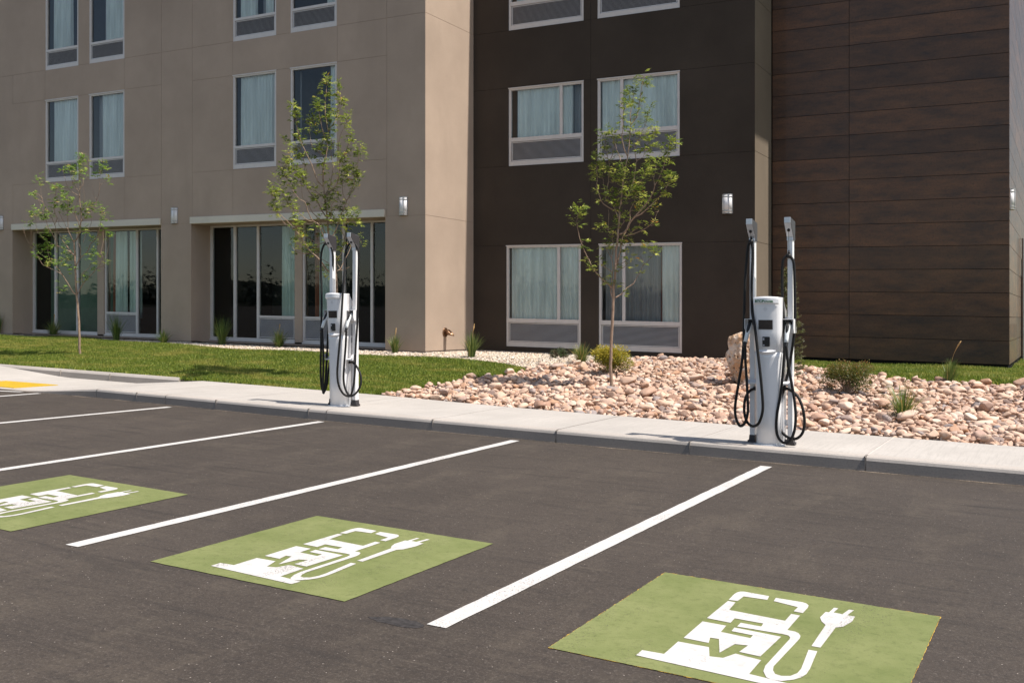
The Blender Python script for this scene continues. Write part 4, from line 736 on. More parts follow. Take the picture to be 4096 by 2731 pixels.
# shop-front glazing in the two recesses
def shopfront(nodes,cols,ptacs,op,seed,greens):
    a,b=K(op[0]),K(op[1]); Y=YB+.93*KB; zt,z0=zz(4.35),zz(.21)
    m=M(); fw=.05
    m.box(a,b,Y,Y+.08,zt,zz(4.41)+.02); m.box(a,b,Y,Y+.08,z0,z0+.075)
    m.box(a,b,Y-.03,Y+.0,z0-.02,z0+.012)
    edges=[]
    for x,w_ in nodes:
        m.box(K(x)-w_/2,K(x)+w_/2,Y+.002,Y+.078,z0+.075,zt)
    for x0,x1 in ptacs:
        m.box(K(x0),K(x1),Y+.004,Y+.07,zz(1.06),zz(1.14))
    fr=m.build('shopfront_window',MT['frame'],B,shear=True)
    g=M(); g.poly([(a,Y+.045,z0),(b,Y+.045,z0),(b,Y+.045,zt),(a,Y+.045,zt)]); g.build('pane',MT['glass_dark'],fr,shear=True)
    for x0,x1 in ptacs: louvre_panel(K(x0)+.03,K(x1)-.03,z0+.09,zz(1.06)-.01,Y+.008,fr,.026)
    for x0,x1 in cols:
        c=M(); c.box(K(x0),K(x1),Y-.03,Y+.2,zz(.21)-.02,zz(4.41)); c.build('pier',MT['stucco_beige'],B,shear=True)
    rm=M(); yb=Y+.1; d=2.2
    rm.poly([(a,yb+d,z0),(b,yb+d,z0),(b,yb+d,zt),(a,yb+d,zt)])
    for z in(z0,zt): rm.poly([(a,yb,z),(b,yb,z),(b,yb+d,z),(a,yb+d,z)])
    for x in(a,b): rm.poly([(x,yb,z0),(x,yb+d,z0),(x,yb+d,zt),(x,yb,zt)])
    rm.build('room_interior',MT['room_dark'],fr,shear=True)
    for x0,x1,mt,dy in greens:
        c=M(); c.smooth=True
        if mt=='room_green': c.poly([(K(x0),Y+dy,z0),(K(x1),Y+dy,z0),(K(x1),Y+dy,zt),(K(x0),Y+dy,zt)]); c.build('green_sheet',MT[mt],fr,shear=True)  # flat green sheet standing behind the panes
        else: curtain(c,K(x0),K(x1),zz(.9),zt,Y+dy,.03,.13,seed); c.build('curtain',MT[mt],fr,shear=True)
shopfront([(-38.24,.08),(-36.84,.085),(-35.48,.08),(-34.22,.03),(-33.78,.05),(-31.97,.075),(-30.83,.065),(-29.62,.05)],[(-34.20,-33.82)],[(-33.78,-31.97)],OPEN[0],5,[(-38.2,-34.2,'room_green',.55),(-33.7,-33.5,'drape_red',.25),(-33.5,-32.9,'sheer',.22),(-32.75,-32.1,'sheer',.22)])
shopfront([(-27.98,.07),(-26.81,.075),(-25.68,.07),(-23.93,.03),(-23.55,.06),(-21.78,.07),(-20.59,.065),(-19.4,.05)],[(-23.91,-23.58)],[(-25.68,-23.93),(-23.55,-21.78)],OPEN[1],8,[(-24.85,-24.78,'drape_red',.24),(-24.78,-23.95,'sheer',.22),(-23.35,-23.05,'drape_red',.24),(-23.05,-22.4,'sheer',.22)])
# ------------------------------------------------------------------ wall lamps and spout
def wall_lamp(x,y,z,face,label):
    e=empty('wall_lamp',(x,y,z+grade(x,y))); tag(e,label,'wall lamp','wall lamps on the hotel')
    W_,Dp,Hh=.108,.085,.40
    def arc(r,zv,n=14): return [(W_*r*math.cos(math.pi*(1+i/n)),Dp*r*math.sin(math.pi*(1+i/n)),zv) for i in range(n+1)]
    m=M(); m.smooth=True; a=arc(.95,-Hh/2+.012); b=arc(.95,Hh/2-.012); m.loft([a,b]); g=m; 
    m2=M()
    for z0,z1 in((-Hh/2,-Hh/2+.014),(Hh/2-.014,Hh/2)): m2.loft([arc(1.0,z0),arc(1.0,z1)])
    for z0 in(-Hh/2+.045,Hh/2-.07): m2.loft([arc(1.0,z0),arc(1.0,z0+.026)])
    for i in(0,4.7,9.3,14):
        t=math.pi*(1+i/14); c,s=math.cos(t),math.sin(t); xx,yy=W_*c,Dp*s; 
        m2.box(xx-.0035,xx+.0035,yy-.005,yy+.005,-Hh/2+.014,Hh/2-.014)
    m2.box(-W_-.004,W_+.004,-.004,.004,-Hh/2,Hh/2)
    local(g,e,'diffuser',MT['lamp_glass']); local(m2,e,'lamp_frame',MT['lamp_metal'])
    if face=='x': e.rotation_euler=(0,0,R(90))
    return e
zl=zz(4.74)
wall_lamp(K(-39.03)-.0,YB-.005,zl,'y','wall lamp at the left edge of the photo, half cut off')
wall_lamp(K(-28.86),YB-.005,zl,'y','wall lamp between the two recessed shop fronts on beige wall')
wall_lamp(K(-18.62),YB-.005,zl,'y','wall lamp on beige wall right of the wide shop front')
wall_lamp(K(-8.96),YD-.005,zz(4.76),'y','wall lamp on the dark wall above the right charger')
wall_lamp(XP+.005,21.78,zz(4.85),'x','wall lamp on the sunlit cladding side wall at right edge')
e=empty('drain_spout',(XC,19.0,.99+grade(XC,19.0))); tag(e,'bronze drain spout sticking out of the sunlit beige side wall','drain spout')
m=M(); m.smooth=True
def ring(x,r,n=20,zo=0): return [(x,r*math.cos(2*math.pi*i/n),zo+r*math.sin(2*math.pi*i/n)) for i in range(n)]
m.loft([ring(.0,.105),ring(.014,.105),ring(.016,.092)]); local(m,e,'flange',MT['bronze'])
m=M(); m.smooth=True; n=20
rings=[ring(.012,.058),ring(.075,.058),ring(.08,.064),ring(.09,.064)]
tip=[]
for i in range(n):
    a=2*math.pi*i/n; y_,z_=math.cos(a),math.sin(a); tip.append((.10+.085*(1-z_)/2*1.6,.062*y_*.98,.064*z_-.02*(1-z_)/2))
inner=[(x-.006,y_*.86,z_*.86) for x,y_,z_ in tip]; back=[(.05,.048*math.cos(2*math.pi*i/n),.048*math.sin(2*math.pi*i/n)) for i in range(n)]
m.loft(rings+[tip,inner,back]); local(m,e,'spout_pipe',MT['bronze'])
# ------------------------------------------------------------------ chargers
def smooth_path(P,n=5):
    P=[Vector(p) for p in P]; out=[]
    for i in range(len(P)-1):
        p0=P[max(i-1,0)];p1=P[i];p2=P[i+1];p3=P[min(i+2,len(P)-1)]
        for k in range(n):
            t=k/n; out.append(.5*((2*p1)+(-p0+p2)*t+(2*p0-5*p1+4*p2-p3)*t*t+(-p0+3*p1-3*p2+p3)*t**3))
    out.append(P[-1]); return out
def text_mesh(txt,size,sx,parent,name,loc,mat):
    cu=bpy.data.curves.new('t','FONT'); cu.body=txt; cu.size=size; cu.extrude=.0008; cu.offset=.0011; cu.align_x='LEFT'
    to=bpy.data.objects.new('t',cu); COL.objects.link(to); bpy.context.view_layer.update()
    dg=bpy.context.evaluated_depsgraph_get(); me=bpy.data.meshes.new_from_object(to.evaluated_get(dg)); bpy.data.objects.remove(to)
    w_=max(v.co.x for v in me.vertices)*sx
    for v in me.vertices: x,y,z=v.co; v.co=(loc[0]+x*sx,loc[1]-z,loc[2]+y)
    me.materials.clear(); me.materials.append(mat); me.name=name
    return me,w_
def charger(ox,oy,label,cr,cl,ringR,ringL,logo):
    E=empty('ev_charger',(ox,oy,.15+grade(ox,oy))); tag(E,label,'ev charger','chargers on the pavement')
    def ped(z,w_,yf,yb=.02,bul=.05,n=18):
        r=[(w_*.93,yb,z),]
        for i in range(n+1):
            t=-1+2*i/n; s=1-abs(t)**5*.0; x=-t*w_; ed=abs(t)**9
            y=yf+bul*(t*t)+.035*ed
            r.append((x*(1-.012*ed),y,z))
        r.append((-w_*.93,yb,z)); return r
    m=M(); m.smooth=True
    secs=[(0,.134,-.135),(.35,.135,-.143),(.7,.139,-.155),(.93,.144,-.165),(.985,.146,-.168)]
    m.loft([ped(z,w_,y) for z,w_,y in secs]+[ped(.986,.140,-.150)],cap=False); m.smooth=False; m.face(list(range(21))[::-1])
    local(m,E,'lower_housing',MT['white'])
    # upper housing: side cheeks frame a recessed front panel
    m=M(); m.smooth=True
    m.loft([ped(.987,.141,-.152),ped(1.0,.1475,-.170),ped(1.2,.150,-.180),ped(1.42,.152,-.192),ped(1.50,.153,-.196)],cap=False)
    b=ped(1.50,.153,-.196); t=ped(1.555,.153,-.199); top=ped(1.563,.150,-.195)
    crown=[(x,y,z+.012*(1-(x/.16)**2)) for x,y,z in t]; crown2=[(x*.97,y*.97,z+.006) for x,y,z in crown]
    m.loft([b,t,crown,crown2],cap=False); m.smooth=False; m.face([len(m.v)-21+i for i in range(21)])
    local(m,E,'upper_housing',MT['white'])
    def fy(x,z):   # front surface
        yf=-.170-.026*(z-1.0)/.5; t=x/.15; return yf+.05*t*t
    def patch(m,x0,x1,z0,z1,dy,n=10):
        for i in range(n):
            a=x0+(x1-x0)*i/n; b=x0+(x1-x0)*(i+1)/n
            m.poly([(a,fy(a,z0)-dy,z0),(b,fy(b,z0)-dy,z0),(b,fy(b,z1)-dy,z1),(a,fy(a,z1)-dy,z1)])
    m=M(); g=.0015
    for x0,x1,z0,z1 in((-.108,.108,1.475,1.475+g),(-.108,.108,1.035,1.035+g),(-.108,-.108+g,1.035,1.475),(.108-g,.108,1.035,1.475)): patch(m,x0,x1,z0,z1,.0012)
    local(m,E,'panel_seam',MT['grey_label'])
    # header shade and chin ledge
    m=M(); m.smooth=True
    n=14; pa=[];pb=[];pc=[];pd=[]
    for i in range(n+1):
        x=-.132+.264*i/n; q=1-(x/.16)**2
        pa.append((x,fy(x,1.5)-.003,1.487+.006*q)); pb.append((x,fy(x,1.5)-.016,1.499+.010*q)); pc.append((x,fy(x,1.55)-.012,1.545+.012*q)); pd.append((x,fy(x,1.55)-.0,1.56+.014*q))
    for A_,B_ in((pa,pb),(pb,pc),(pc,pd)):
        for i in range(n): m.poly([A_[i],A_[i+1],B_[i+1],B_[i]])
    local(m,E,'header_trim',MT['white'])
    m=M(); m.smooth=True; pa=[];pb=[];pc=[]
    for i in range(n+1):
        x=-.098+.196*i/n; q=max(0,1-(x/.098)**2)
        pa.append((x,fy(x,1.0)-.001,1.012)); pb.append((x,fy(x,1.0)-.001-.022*q,.998-.010*q)); pc.append((x,fy(x,1.0)+.004,.975-.018*q))
    for A_,B_ in((pa,pb),(pb,pc)):
        for i in range(n): m.poly([B_[i],B_[i+1],A_[i+1],A_[i]])
    local(m,E,'chin_ledge',MT['white'])
    m=M(); patch(m,-.082,.078,1.222,1.33,.002); local(m,E,'screen_bezel',MT['aluminium'])
    m=M(); patch(m,-.077,.073,1.227,1.325,.0035); scr=local(m,E,'screen',MT['screen'])
    # thin dark outline of a car laid over the screen
    car=[(-.064,1.25),(-.066,1.268),(-.055,1.276),(-.04,1.281),(-.02,1.298),(.015,1.30),(.035,1.285),(.055,1.278),(.06,1.262),(.056,1.25)]
    m=M(); m.tube([(x,fy(x,z)-.004,z) for x,z in car],.0014,5)
    for cx in(-.042,.036): m.tube([(cx+.009*math.cos(a),fy(cx,1.25)-.004,1.25+.009*math.sin(a)) for a in [i*math.pi/6 for i in range(13)]],.0013,5)
    me=m.build('car_outline',MT['black']); me.parent=scr; me.location=(0,0,0)
    def rr(x0,x1,z0,z1,r,n=4):
        o=[]
        for cx,cz,a0 in((x1-r,z0+r,-90),(x1-r,z1-r,0),(x0+r,z1-r,90),(x0+r,z0+r,180)):
            for i in range(n+1): a=R(a0+90*i/n); o.append((cx+r*math.cos(a),cz+r*math.sin(a)))
        return o
    m=M(); y0=fy(0,1.1)-.008
    m.prism(rr(-.033,.043,1.047,1.150,.008),'y',y0+.02,y0); rd=local(m,E,'card_reader',MT['black'])
    m=M(); m.box(-.030,-.012,y0-.001,y0,1.112,1.138); m.box(-.028,-.010,y0-.001,y0,1.053,1.068); o=local(m,E,'reader_label',MT['grey_label']); 
    m=M()
    for i in range(-3,4):
        for j in range(-3,4):
            if i*i+j*j<11: x=i*.006; z=1.44+j*.006; y_=fy(x,z)-.0014; m.poly([(x-.0014,y_,z-.0014),(x+.0014,y_,z-.0014),(x+.0014,y_,z+.0014),(x-.0014,y_,z+.0014)])
    local(m,E,'speaker_grille',MT['grey_label'])
    # base plate
    m=M(); m.smooth=True; el=lambda r,z:[(r*.172*math.cos(2*math.pi*i/32),-.035+r*.125*math.sin(2*math.pi*i/32),z) for i in range(32)]
    m.loft([el(1,-.002),el(1,.007),el(.97,.011)]); local(m,E,'base_plate',MT['aluminium'])
    # rear cabinet
    m=M(); m.prism([(.021,.012),(.125,.012),(.125,1.43),(.075,1.47),(.021,1.54)],'x',-.143,.143); local(m,E,'rear_cabinet',MT['white'],bevel=.006)
    m=M(); m.box(.1432,.1442,.04,.10,.98,1.14); m.box(.1432,.1442,.04,.10,.88,.95); local(m,E,'rating_label',MT['grey_label'])
    m=M(); m.box(-.165,.165,.06,.10,.2,.26); m.box(-.165,.165,.06,.10,1.3,1.36); local(m,E,'cross_rail',MT['white'])
    for s,cab_,rg in((-1,cl,ringL),(1,cr,ringR)):
        xc=s*.203; pw=.027
        m=M(); m.box(xc-pw,xc+pw,.035,.105,.03,2.19); po=local(m,E,'post',MT['white'],bevel=.004)
        # retractor head
        m=M(); xo,xi=xc-.033,xc+.033
        prof=[(-.085,2.405),(-.085,2.345),(.030,2.205),(.030,2.165),(.112,2.165),(.112,2.37)]
        m.prism(prof,'x',xo,xi)
        hd=m.build('retractor_head',MT['aluminium']); hd.parent=po; hd.location=(0,0,0)
        bv=hd.modifiers.new('b','BEVEL'); bv.width=.003; bv.segments=2
        m=M(); 
        for sx in(xi,xo): 
            c=[( (y+.012)*.97-.012+.004,(z-2.28)*.97+2.28) for y,z in prof]
            m.prism(c,'x',sx+(.0006 if sx==xi else -.0006),sx+(.003 if sx==xi else -.003))
        hp=m.build('side_cover',MT['plastic_dark']); hp.parent=po; hp.location=(0,0,0)
        m=M(); m.smooth=True; hx,hy,hz=xc,-.028,2.272
        nrm=Vector((0,-.77,-.635)); 
        m.tube([Vector((hx,hy,hz))+nrm*-.004,Vector((hx,hy,hz))+nrm*.006],.016,16)
        gk=m.build('cable_gland',MT['black']); gk.parent=po; gk.location=(0,0,0)
        # foot bracket
        m=M(); m.box(xc-.05 if s<0 else xc-.036,xc+.036 if s<0 else xc+.05,.028,.112,0,.028); m.prism([(xc-.036,.027),(xc+.036,.027),(xc+.03,.085),(xc-.03,.085)],'y',.03,.11)
        if s>0: m.box(xc-.115,xc-.03,.03,.11,0,.05)
        fb=local(m,E,'foot_bracket',MT['plastic_dark'],bevel=.003)
        # holster
        h0,h1=(.150,.262) if s>0 else (-.262,-.150)
        m=M(); z0,z1=1.185,1.335; t=.006
        m.box(h0,h1,-.055,.065,z1-t,z1); m.prism([(-.055,z1-t),(.065,z1-t),(.065,z0+.0),(-.03,z0),(-.055,z0+.05)],'x',(h1-t) if s>0 else h0,h1 if s>0 else h0+t)
        m.box(h0+t,h1-t,.0,.065,z0,z1-t-.001)
        hs_=local(m,E,'holster',MT['white'],bevel=.002)
        m=M(); cx=(h0+h1)/2-.004*s
        m.smooth=True; m.tube([(cx,-.012,1.285),(cx,.004,1.30)],.034,16); m.tube([(cx,-.02,1.315),(cx,-.02,1.328)],.028,12)
        sk_=m.build('socket',MT['black']); sk_.parent=hs_; sk_.location=(0,0,0)
        # cable hook
        m=M(); hx0,hx1=(.143,.245) if s>0 else (-.245,-.143)
        m.prism([(-.06,.655),(.05,.68),(.05,.67),(-.06,.64)],'x',hx0,hx1)
        cz=.70; pr=[(-.06+.06*math.cos(a),cz-.03+.055*math.sin(a)) for a in [math.pi*i/10 for i in range(11)]]
        m.prism([(y+.03,z) for y,z in pr],'x',hx1-.004 if s>0 else hx0,hx1 if s>0 else hx0+.004)
        local(m,E,'cable_hook',MT['white'])
        # connector
        end=Vector(cab_[-1]); top=Vector((cx,-.022,1.30))
        nk=end+(top-end)*.08
        m=M(); m.smooth=True; ax=(top-end)
        pth=[end+ax*t+Vector((0,-.014*math.sin(t*3.14),0)) for t in(.05,.2,.4,.6,.8,.95)]
        m.tube(pth,[.0215,.021,.023,.026,.027,.021],14); cn=local(m,E,'connector',MT['grip_white'])
        m=M(); m.smooth=True; m.tube([p+Vector((0,-.012,.004)) for p in pth[2:]],[.008,.0185,.021,.016],12); g_=m.build('grip',MT['black']); g_.parent=cn; g_.location=(0,0,0)
        m=M(); m.smooth=True; dn=-ax.normalized()
        q=[end+ax*.06+dn*t for t in(0,.006,.012,.018,.024,.03,.036,.042,.06)]
        m.tube(q,[.0205,.0205,.018,.0205,.0175,.0195,.0165,.018,.0135],12); g_=m.build('strain_relief',MT['black']); g_.parent=cn; g_.location=(0,0,0)
        m=M(); m.smooth=True; m.tube(smooth_path(cab_),.0148,10); local(m,E,'cable',MT['rubber'])
        m=M(); m.smooth=True; ci=Vector(cab_[0]); m.tube([ci+Vector((-s*.03,0,0)),ci+Vector((s*.012,0,0))],.021,14); local(m,E,'cable_gland',MT['black'])
        # ring clamp and its cord
        rx,ry,rz=rg; m=M(); m.smooth=True
        m.tube([(rx-.022,ry,rz-.006),(rx+.022,ry,rz-.004)],.0235,16); m.tube([(rx,ry,rz+.02),(rx,ry-.002,rz+.045)],[.012,.008],8); m.tube([(rx,ry,rz+.045),(rx,ry,rz+.06)],.006,8)
        ra=local(m,E,'cable_clamp',MT['black'])
        m=M(); m.tube([(hx,hy,hz),(rx,ry,rz+.05)],.0022,6); local(m,E,'retractor_cord',MT['black'])
    if logo:
        yl=-.199-.0165; me,w1=text_mesh('BTCP',.037,1.16,E,'logo_lettering',(-.112,0,1.511),MT['green_logo'])
        me2,w2=text_mesh('OWER',.025,1.22,E,'logo_lettering',(-.112+w1*1.0+.003,0,1.511),MT['green_logo'])
        bm=bmesh.new(); bm.from_mesh(me); bm.from_mesh(me2)
        for v in bm.verts:
            x=v.co.x; v.co.y+=fy(x,1.53)-.0155-.001
        bm.to_mesh(me); bm.free(); me.name='logo_lettering'
        o=bpy.data.objects.new('logo_lettering',me); COL.objects.link(o); o.parent=E
    return E
def toprow(c): 
    i=max(range(len(c)),key=lambda k:c[k][2]); return c[i]
charger(-2.82,10.74,'right white charger with a green lettered header, its cables hanging on both sides',D['cabRr'],D['cabRl'],toprow(D['cabRr']),toprow(D['cabRl']),True)
charger(-8.94,11.16,'left white charger with a plain header, standing in front of the lawn',D['cabLr'],D['cabLl'],toprow(D['cabLr']),toprow(D['cabLl']),False)
# ------------------------------------------------------------------ vegetation
def leafquad(V,F,A,p,d,up,L,W,a):
    d=d.normalized(); s=d.cross(up)
    if s.length<1e-3: s=d.orthogonal()
    s.normalize(); i=len(V); nn=s.cross(d)
    V+= [p,p+d*L*.45+s*W*.5-nn*W*.12,p+d*L,p+d*L*.45-s*W*.5-nn*W*.12]; F.append((i,i+1,i+2,i+3)); A+=[a]*4
def tree(key,label,dens,mat,seed,extra=None):
    T=D[key]; x,y=T['loc']; r=random.Random(seed)
    E=empty('young_ash_tree',(x,y,zg(x,y)+grade(x,y))); tag(E,label,'tree','young ash trees in front of the hotel')
    V=[];F=[];A=[]
    def compound(p,d,n,L):
        # rachis drooping, leaflets in pairs
        d=d.normalized(); pos=p.copy(); a0=min(1,max(0,r.betavariate(2,2.4)))
        for i in range(n):
            d=(d+Vector((0,0,-.16))).normalized(); pos=pos+d*L/n
            up=Vector((r.uniform(-.4,.4),r.uniform(-.4,.4),1)); side=d.cross(up).normalized()
            for s in(-1,1):
                dd=(d*.8+side*s*.6+Vector((0,0,-.25-r.uniform(0,.45))))
                leafquad(V,F,A,pos,dd,up,r.uniform(.055,.09),r.uniform(.022,.034),min(1,max(0,a0+r.uniform(-.15,.15))))
        leafquad(V,F,A,pos,d+Vector((0,0,-.2)),Vector((0,0,1)),.06,.018,a0)
    main=None
    for bi,(rad,pl) in enumerate(T['B']):
        P=[Vector(q)/100 for q in pl]; n=len(P)
        if bi==0: P[0].z=-.05
        sp_=smooth_path(P,3); N_=len(sp_); r0=rad/100*(.42 if bi==0 else .95); r1=.006 if bi==0 else .0026
        if bi: r0*=.62
        m=M(); m.smooth=True
        rr_=[r0*(1-(i/(N_-1))**(.8 if bi else .9))+r1 for i in range(N_)]
        if bi==0: rr_[0]*=1.25; rr_[1]*=1.08
        sp2=[p+Vector((r.uniform(-1,1),r.uniform(-1,1),0))*(.006 if 0<i<N_-1 else 0) for i,p in enumerate(sp_)]
        m.tube(sp2,rr_,8 if bi==0 else 6)
        if bi==0: main=m
        else:
            o=len(main.v); main.v+=m.v; main.att+=m.att
            for f in m.f: main.f.append(tuple(i+o for i in f)); main.mi.append(0); main.sm.append(True)
    br=[Vector(q)/100 for _,pl in T['B'] for q in pl]
    for (cx,cy,cz,cr) in T['C']:
        c=Vector((cx,cy,cz))/100; R_=max(.03,cr/100); near_=min(br,key=lambda b:(b-c).length)
        # twig to the cluster
        if .03<(near_-c).length<.6:
            m=M(); m.smooth=True; mid=(near_+c)/2+Vector((r.uniform(-.02,.02),r.uniform(-.02,.02),-.015)); m.tube([near_,mid,c],[.0042,.003,.0018],5,False)
            o=len(main.v); main.v+=m.v; main.att+=m.att
            for f in m.f: main.f.append(tuple(i+o for i in f)); main.mi.append(0); main.sm.append(True)
        k=max(4,int(dens*(R_/.09)**1.3*8.5))
        for _ in range(k):
            o_=Vector((r.gauss(0,.36),r.gauss(0,.45),r.gauss(0,.75)))*R_
            d=Vector((r.gauss(0,1),r.gauss(0,1),r.uniform(.2,1.8)))
            compound(c+o_*.75,d,r.choice((2,2,3)),min(.10,R_*.7+.035))
    local(main,E,'trunk',MT['bark'])
    me=npmesh('crown',np.array([v[:] for v in V]),np.array(F),MT[mat],np.array(A))
    o=bpy.data.objects.new('crown',me); COL.objects.link(o); o.parent=E
    print(key,len(F))
tree('tree1','thin young tree with sparse pale leaves at left, rooted in the lawn',1.05,'leaf_pale',1)
tree('tree2','leafy young tree standing in the lawn behind the left charger',1.15,'leaf_ash',2)
tree('tree3','young tree growing out of the stone bed in front of the dark wall',1.3,'leaf_ash',3)
def tuft(key,label,seed,n=150,stalks=0,stalk_h=1.0,dry=.1,lean=0,spread=1):
    x,y,h,w_=D['plants'][key]; r=random.Random(seed)
    E=empty('ornamental_grass',(x,y,zg(x,y)+grade(x,y)-.01)); tag(E,label,'ornamental grass','clumps of ornamental grass')
    V=[];F=[];A=[]
    def blade(L,az,bend,bw,a,b0):
        p=Vector((math.cos(az)*b0,math.sin(az)*b0,0)); d=Vector((math.cos(az)*bend*.35+lean*.3,math.sin(az)*bend*.35,1)).normalized(); s=Vector((-math.sin(az+r.uniform(-.8,.8)),math.cos(az),0)).normalized()
        seg=5; pr=None
        for i in range(seg+1):
            wd=bw*(1-(i/seg)**1.6)+.0006; i0=len(V); V.append(p-s*wd); V.append(p+s*wd); A.extend([a,a])
            if i: F.append((i0-2,i0-1,i0+1,i0))
            p=p+d*L/seg; d=(d+Vector((math.cos(az)*bend*.22,math.sin(az)*bend*.22,-.05*bend))).normalized()
    for _ in range(int(n*1.7)):
        L=h*1.15*r.uniform(.45,1.0)*(.95 if stalks==0 else .72)
        a=r.betavariate(2,3) if r.random()>dry else r.uniform(.85,1)
        blade(L,r.uniform(0,6.28),abs(r.gauss(0,.75))*spread*min(1.3,(w_/h)*1.1),r.uniform(.0035,.0065),a,r.uniform(0,.13*w_+.01))
    me=npmesh('blades',np.array([v[:] for v in V]),np.array(F),MT['tuft_blades'],np.array(A)); o=bpy.data.objects.new('blades',me); COL.objects.link(o); o.parent=E
    if stalks:
        for k_ in range(stalks):
            m=M(); m.smooth=True; az=r.uniform(-.6,.6)+(0 if lean>=0 else 3.1); H_=h*stalk_h*r.uniform(.9,1.0); b=Vector((math.cos(az),math.sin(az)*.4,0))*(.05+.45*lean)*H_
            p=[Vector((.01*k_,0,0)),Vector((0,0,H_*.4))+b*.15,Vector((0,0,H_*.75))+b*.5,Vector((0,0,H_))+b]
            q=smooth_path(p,4); m.tube(q,[.0025]*(len(q)-4)+[.006,.011,.010,.004],6); local(m,E,'seed_stalk',MT['dry'])
    return E
tuft('t0','grass clump at the left edge of the photo beside the beige pier',1,90,0)
tuft('t215','broad grass clump with upright brown blades, in front of the greenish glass bays',2,140,2,1.0,.25,0,1.3)
tuft('t465','narrow dark upright grass clump in front of the first louvre left',3,120,0,1,.05,0,.8)
tuft('t655','low spreading grass clump at the foot of the pier between shop fronts',4,130,0,1,.05,0,1.3)
tuft('t890','tall dark grass clump in front of the leftmost bay of the wide shop front',5,150,0,1,.05,0,.9)
tuft('t1115','bushy grass clump with yellow centre before the louvre of the wide shop front',6,180,1,1,.15,0,1.2)
tuft('t1590','grass clump with one upright dry stalk at the beige corner pier',7,150,2,1.0,.12,0,1.0)
tuft('t1900','grass clump with tall bent dry stalks at the foot of the sunlit side wall',8,150,3,1.0,.08,.12,1.1)
tuft('t2330','straw-stemmed grass clump under the gap between the two ground-floor windows',9,190,0,1,.3,0,1.0)
tuft('t3620','thin spiky grass clump in the stone bed nearest to the pavement, far right',10,120,0,1,.25,.15,1.2)
E3=tuft('t3800','grass clump at the lawn edge with a long arching seed stalk, before the cladding wall',11,150,1,1.35,.05,.55,.8)
def shrub(key,name,label,cat,mat,seed,n,leaf,flat=1.0,sub=9):
    x,y,h,w_=D['plants'][key]; r=random.Random(seed); E=empty(name,(x,y,zg(x,y)+grade(x,y)-.01)); tag(E,label,cat)
    V=[];F=[];A=[]
    lobes=[(Vector((r.uniform(-.38,.38)*w_,r.uniform(-.28,.28)*w_,h*r.uniform(.42,.76))),r.uniform(.17,.26)*w_) for _ in range(sub)]
    m=M(); m.smooth=True
    for c,rr_ in lobes:
        m.tube([(0,0,0),(c.x*.4,c.y*.4,c.z*.5),c],[.009,.006,.003],5,False)
    local(m,E,'stems',MT['bark'])
    for _ in range(n):
        c,rr_=r.choice(lobes); d=Vector((r.gauss(0,1),r.gauss(0,1),r.gauss(0,.9)))
        d.normalize(); q=r.random()**.45; p=c+Vector((d.x,d.y,d.z*flat))*rr_*q*r.uniform(.85,1.15)
        if p.z<.04: continue
        dd=d+Vector((r.gauss(0,.5),r.gauss(0,.5),r.gauss(0,.5)+.2)); a=min(1,max(0,.25+.5*(p.z/h)+r.gauss(0,.18)))
        leafquad(V,F,A,p,dd,Vector((r.gauss(0,1),r.gauss(0,1),1)),leaf*r.uniform(.7,1.3),leaf*.5,a)
    me=npmesh('foliage',np.array([v[:] for v in V]),np.array(F),MT[mat],np.array(A)); o=bpy.data.objects.new('foliage',me); COL.objects.link(o); o.parent=E
shrub('yellow','leafy_shrub','rounded yellow-green shrub beside the trunk of the tree in the stone bed','shrub','leaf_yellow',21,6500,.036,.9,11)
shrub('red','leafy_shrub','reddish-green shrub in the stone bed in front of the cladding wall','shrub','leaf_red',22,8000,.028,.9,12)
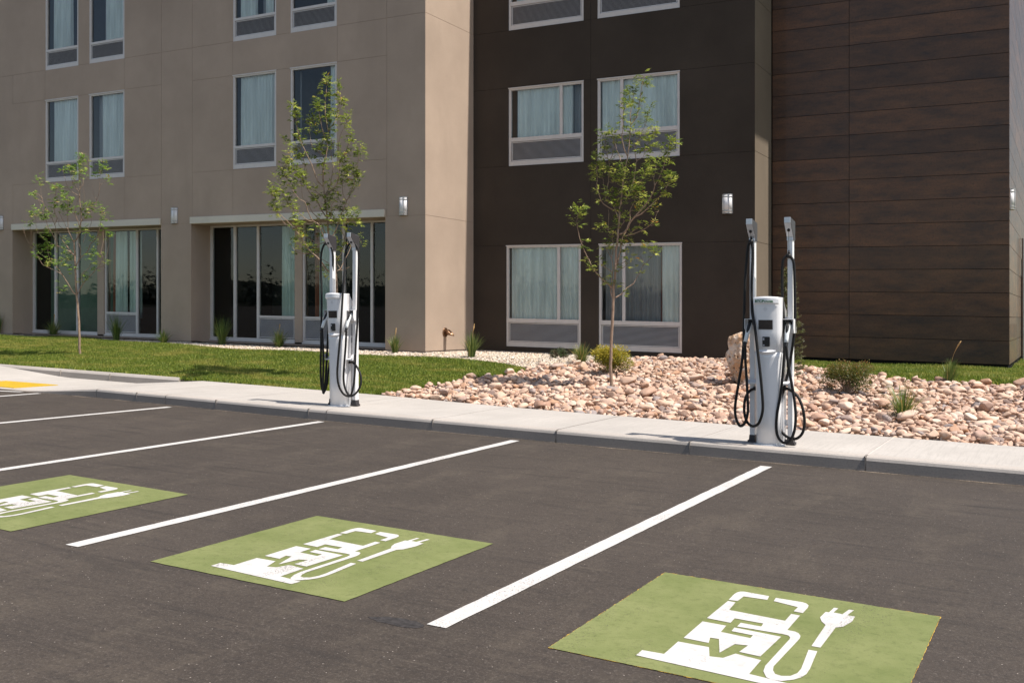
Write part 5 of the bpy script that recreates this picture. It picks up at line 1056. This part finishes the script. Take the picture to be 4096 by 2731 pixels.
def needles(key,name,label,cat,mat,seed,cone):
    x,y,h,w_=D['plants'][key]; r=random.Random(seed); E=empty(name,(x,y,zg(x,y)+grade(x,y)-.01)); tag(E,label,cat)
    V=[];F=[];A=[]; m=M(); m.smooth=True
    def spray(p,d,L,a0):
        m.tube([p,p+d*L],[.004,.0015],4,False)
        for i in range(int(L/.0045)):
            q=p+d*L*(i/(L/.0045)); s=Vector((r.gauss(0,1),r.gauss(0,1),r.gauss(0,1))); s=(s-d*s.dot(d)).normalized()
            leafquad(V,F,A,q,s+d*.7,d,r.uniform(.024,.036),.008,min(1,max(0,a0+r.uniform(-.2,.2))))
    if cone:
        m.tube([(0,0,0),(.02,0,h*.55),(0,0,h)],[.025,.014,.004],7)
        n=90
        for i in range(n):
            t=i/n; z=.06+(h-.1)*t; rad=w_*.5*(1-t)**.75*r.uniform(.7,1.15)+.03; az=i*2.4+r.uniform(-.3,.3)
            d=Vector((math.cos(az),math.sin(az),.28)).normalized(); base=Vector((0,0,z))
            spray(base,d,rad,.35)
            for k_ in range(6+int(rad*26)):
                q=base+d*rad*r.uniform(.3,1); d2=(d+Vector((r.uniform(-.9,.9),r.uniform(-.9,.9),r.uniform(0,.5)))).normalized(); spray(q,d2,r.uniform(.04,.10),.6)
        for k_ in range(7): spray(Vector((0,0,h-.2+.03*k_)),Vector((r.uniform(-.5,.5),r.uniform(-.5,.5),1)).normalized(),.09,.95)
    else:
        for i in range(60):
            az=r.uniform(0,6.28); e_=r.uniform(.15,1.2); d=Vector((math.cos(az)*math.cos(e_),math.sin(az)*math.cos(e_),math.sin(e_))); L=min(w_*.5,h*.95/max(.4,math.sin(e_)))*r.uniform(.6,1)
            spray(d*L*.45,d,L*.5,.4)
            for k_ in range(2):
                d2=(d+Vector((r.uniform(-.5,.5),r.uniform(-.5,.5),r.uniform(0,.5)))).normalized(); spray(d*L*.6,d2,L*.35,.6)
    local(m,E,'branches',MT['bark'])
    me=npmesh('needles',np.array([v[:] for v in V]),np.array(F),MT[mat],np.array(A)); o=bpy.data.objects.new('needles',me); COL.objects.link(o); o.parent=E; print(key,len(F))
needles('spruce','young_spruce','narrow young spruce behind the right charger, left of the cladding wall','conifer','needle_spruce',31,True)
needles('pine','dwarf_pine','low dark green dwarf pine at the foot of the dark wall','conifer','needle_dark',32,False)
# boulder
x,y,h,w_=D['plants']['boulder']; x+=.10; y-=.05; bm=bmesh.new(); bmesh.ops.create_icosphere(bm,subdivisions=5,radius=1)
for v in bm.verts:
    c=v.co.copy(); n_=mnoise.noise(c*1.3+Vector((4,2,9)))*.32+mnoise.noise(c*3.5)*.13+mnoise.noise(c*9)*.05
    c=c*(1+n_); t=(c.z+1)/2; k_=.62+.62*min(1,max(0,t))   # narrower at the foot
    if c.z>.80: c.z=.80+(c.z-.80)*.35
    v.co=Vector((c.x*.27*k_+.02*(1-t),c.y*.24*k_,c.z*.53+.42))
me=bpy.data.meshes.new('boulder'); bm.to_mesh(me); bm.free(); me.materials.append(MT['boulder_rock'])
for p in me.polygons: p.use_smooth=True
o=bpy.data.objects.new('boulder',me); link(o,None,(x,y,zg(x,y)+grade(x,y)-.05)); o.rotation_euler=(0,R(-5),R(20)); tag(o,'tall upright tan boulder with pitted face, standing behind the right charger','boulder')
# distant tree line and low hill behind the car park (seen only mirrored in the glass)
V=[];F=[];A=[]; r=random.Random(77)
for i in range(240):
    a=r.uniform(-160,90); b=-r.uniform(75,110); hh=r.uniform(2.5,8)*(1 if r.random()>.2 else 1.4)
    for k_ in range(160):
        p=Vector((a+r.gauss(0,1.8),b+r.gauss(0,1.5),abs(r.gauss(0,.4))*hh*.6+grade(a,b))); leafquad(V,F,A,p,Vector((r.gauss(0,1),r.gauss(0,1),r.gauss(0,1))),Vector((0,0,1)),.7,.6,r.random())
me=npmesh('distant_woodland',np.array([v[:] for v in V]),np.array(F),MT['far_foliage'],np.array(A)); o=bpy.data.objects.new('distant_woodland',me); link(o); o['kind']='stuff'
m=M(); n=40
for i in range(n):
    a0=-260+i*12; a1=a0+12; f=lambda a:4+3.5*math.sin(a*.021)+1.5*math.sin(a*.07)
    m.poly([(a0,-112,-8),(a1,-112,-8),(a1,-200,f(a1)+2),(a0,-200,f(a0)+2)]); m.poly([(a0,-200,f(a0)+2),(a1,-200,f(a1)+2),(a1,-320,-8),(a0,-320,-8)])
tag(m.build('hills',MT['far_ground']),kind='structure')
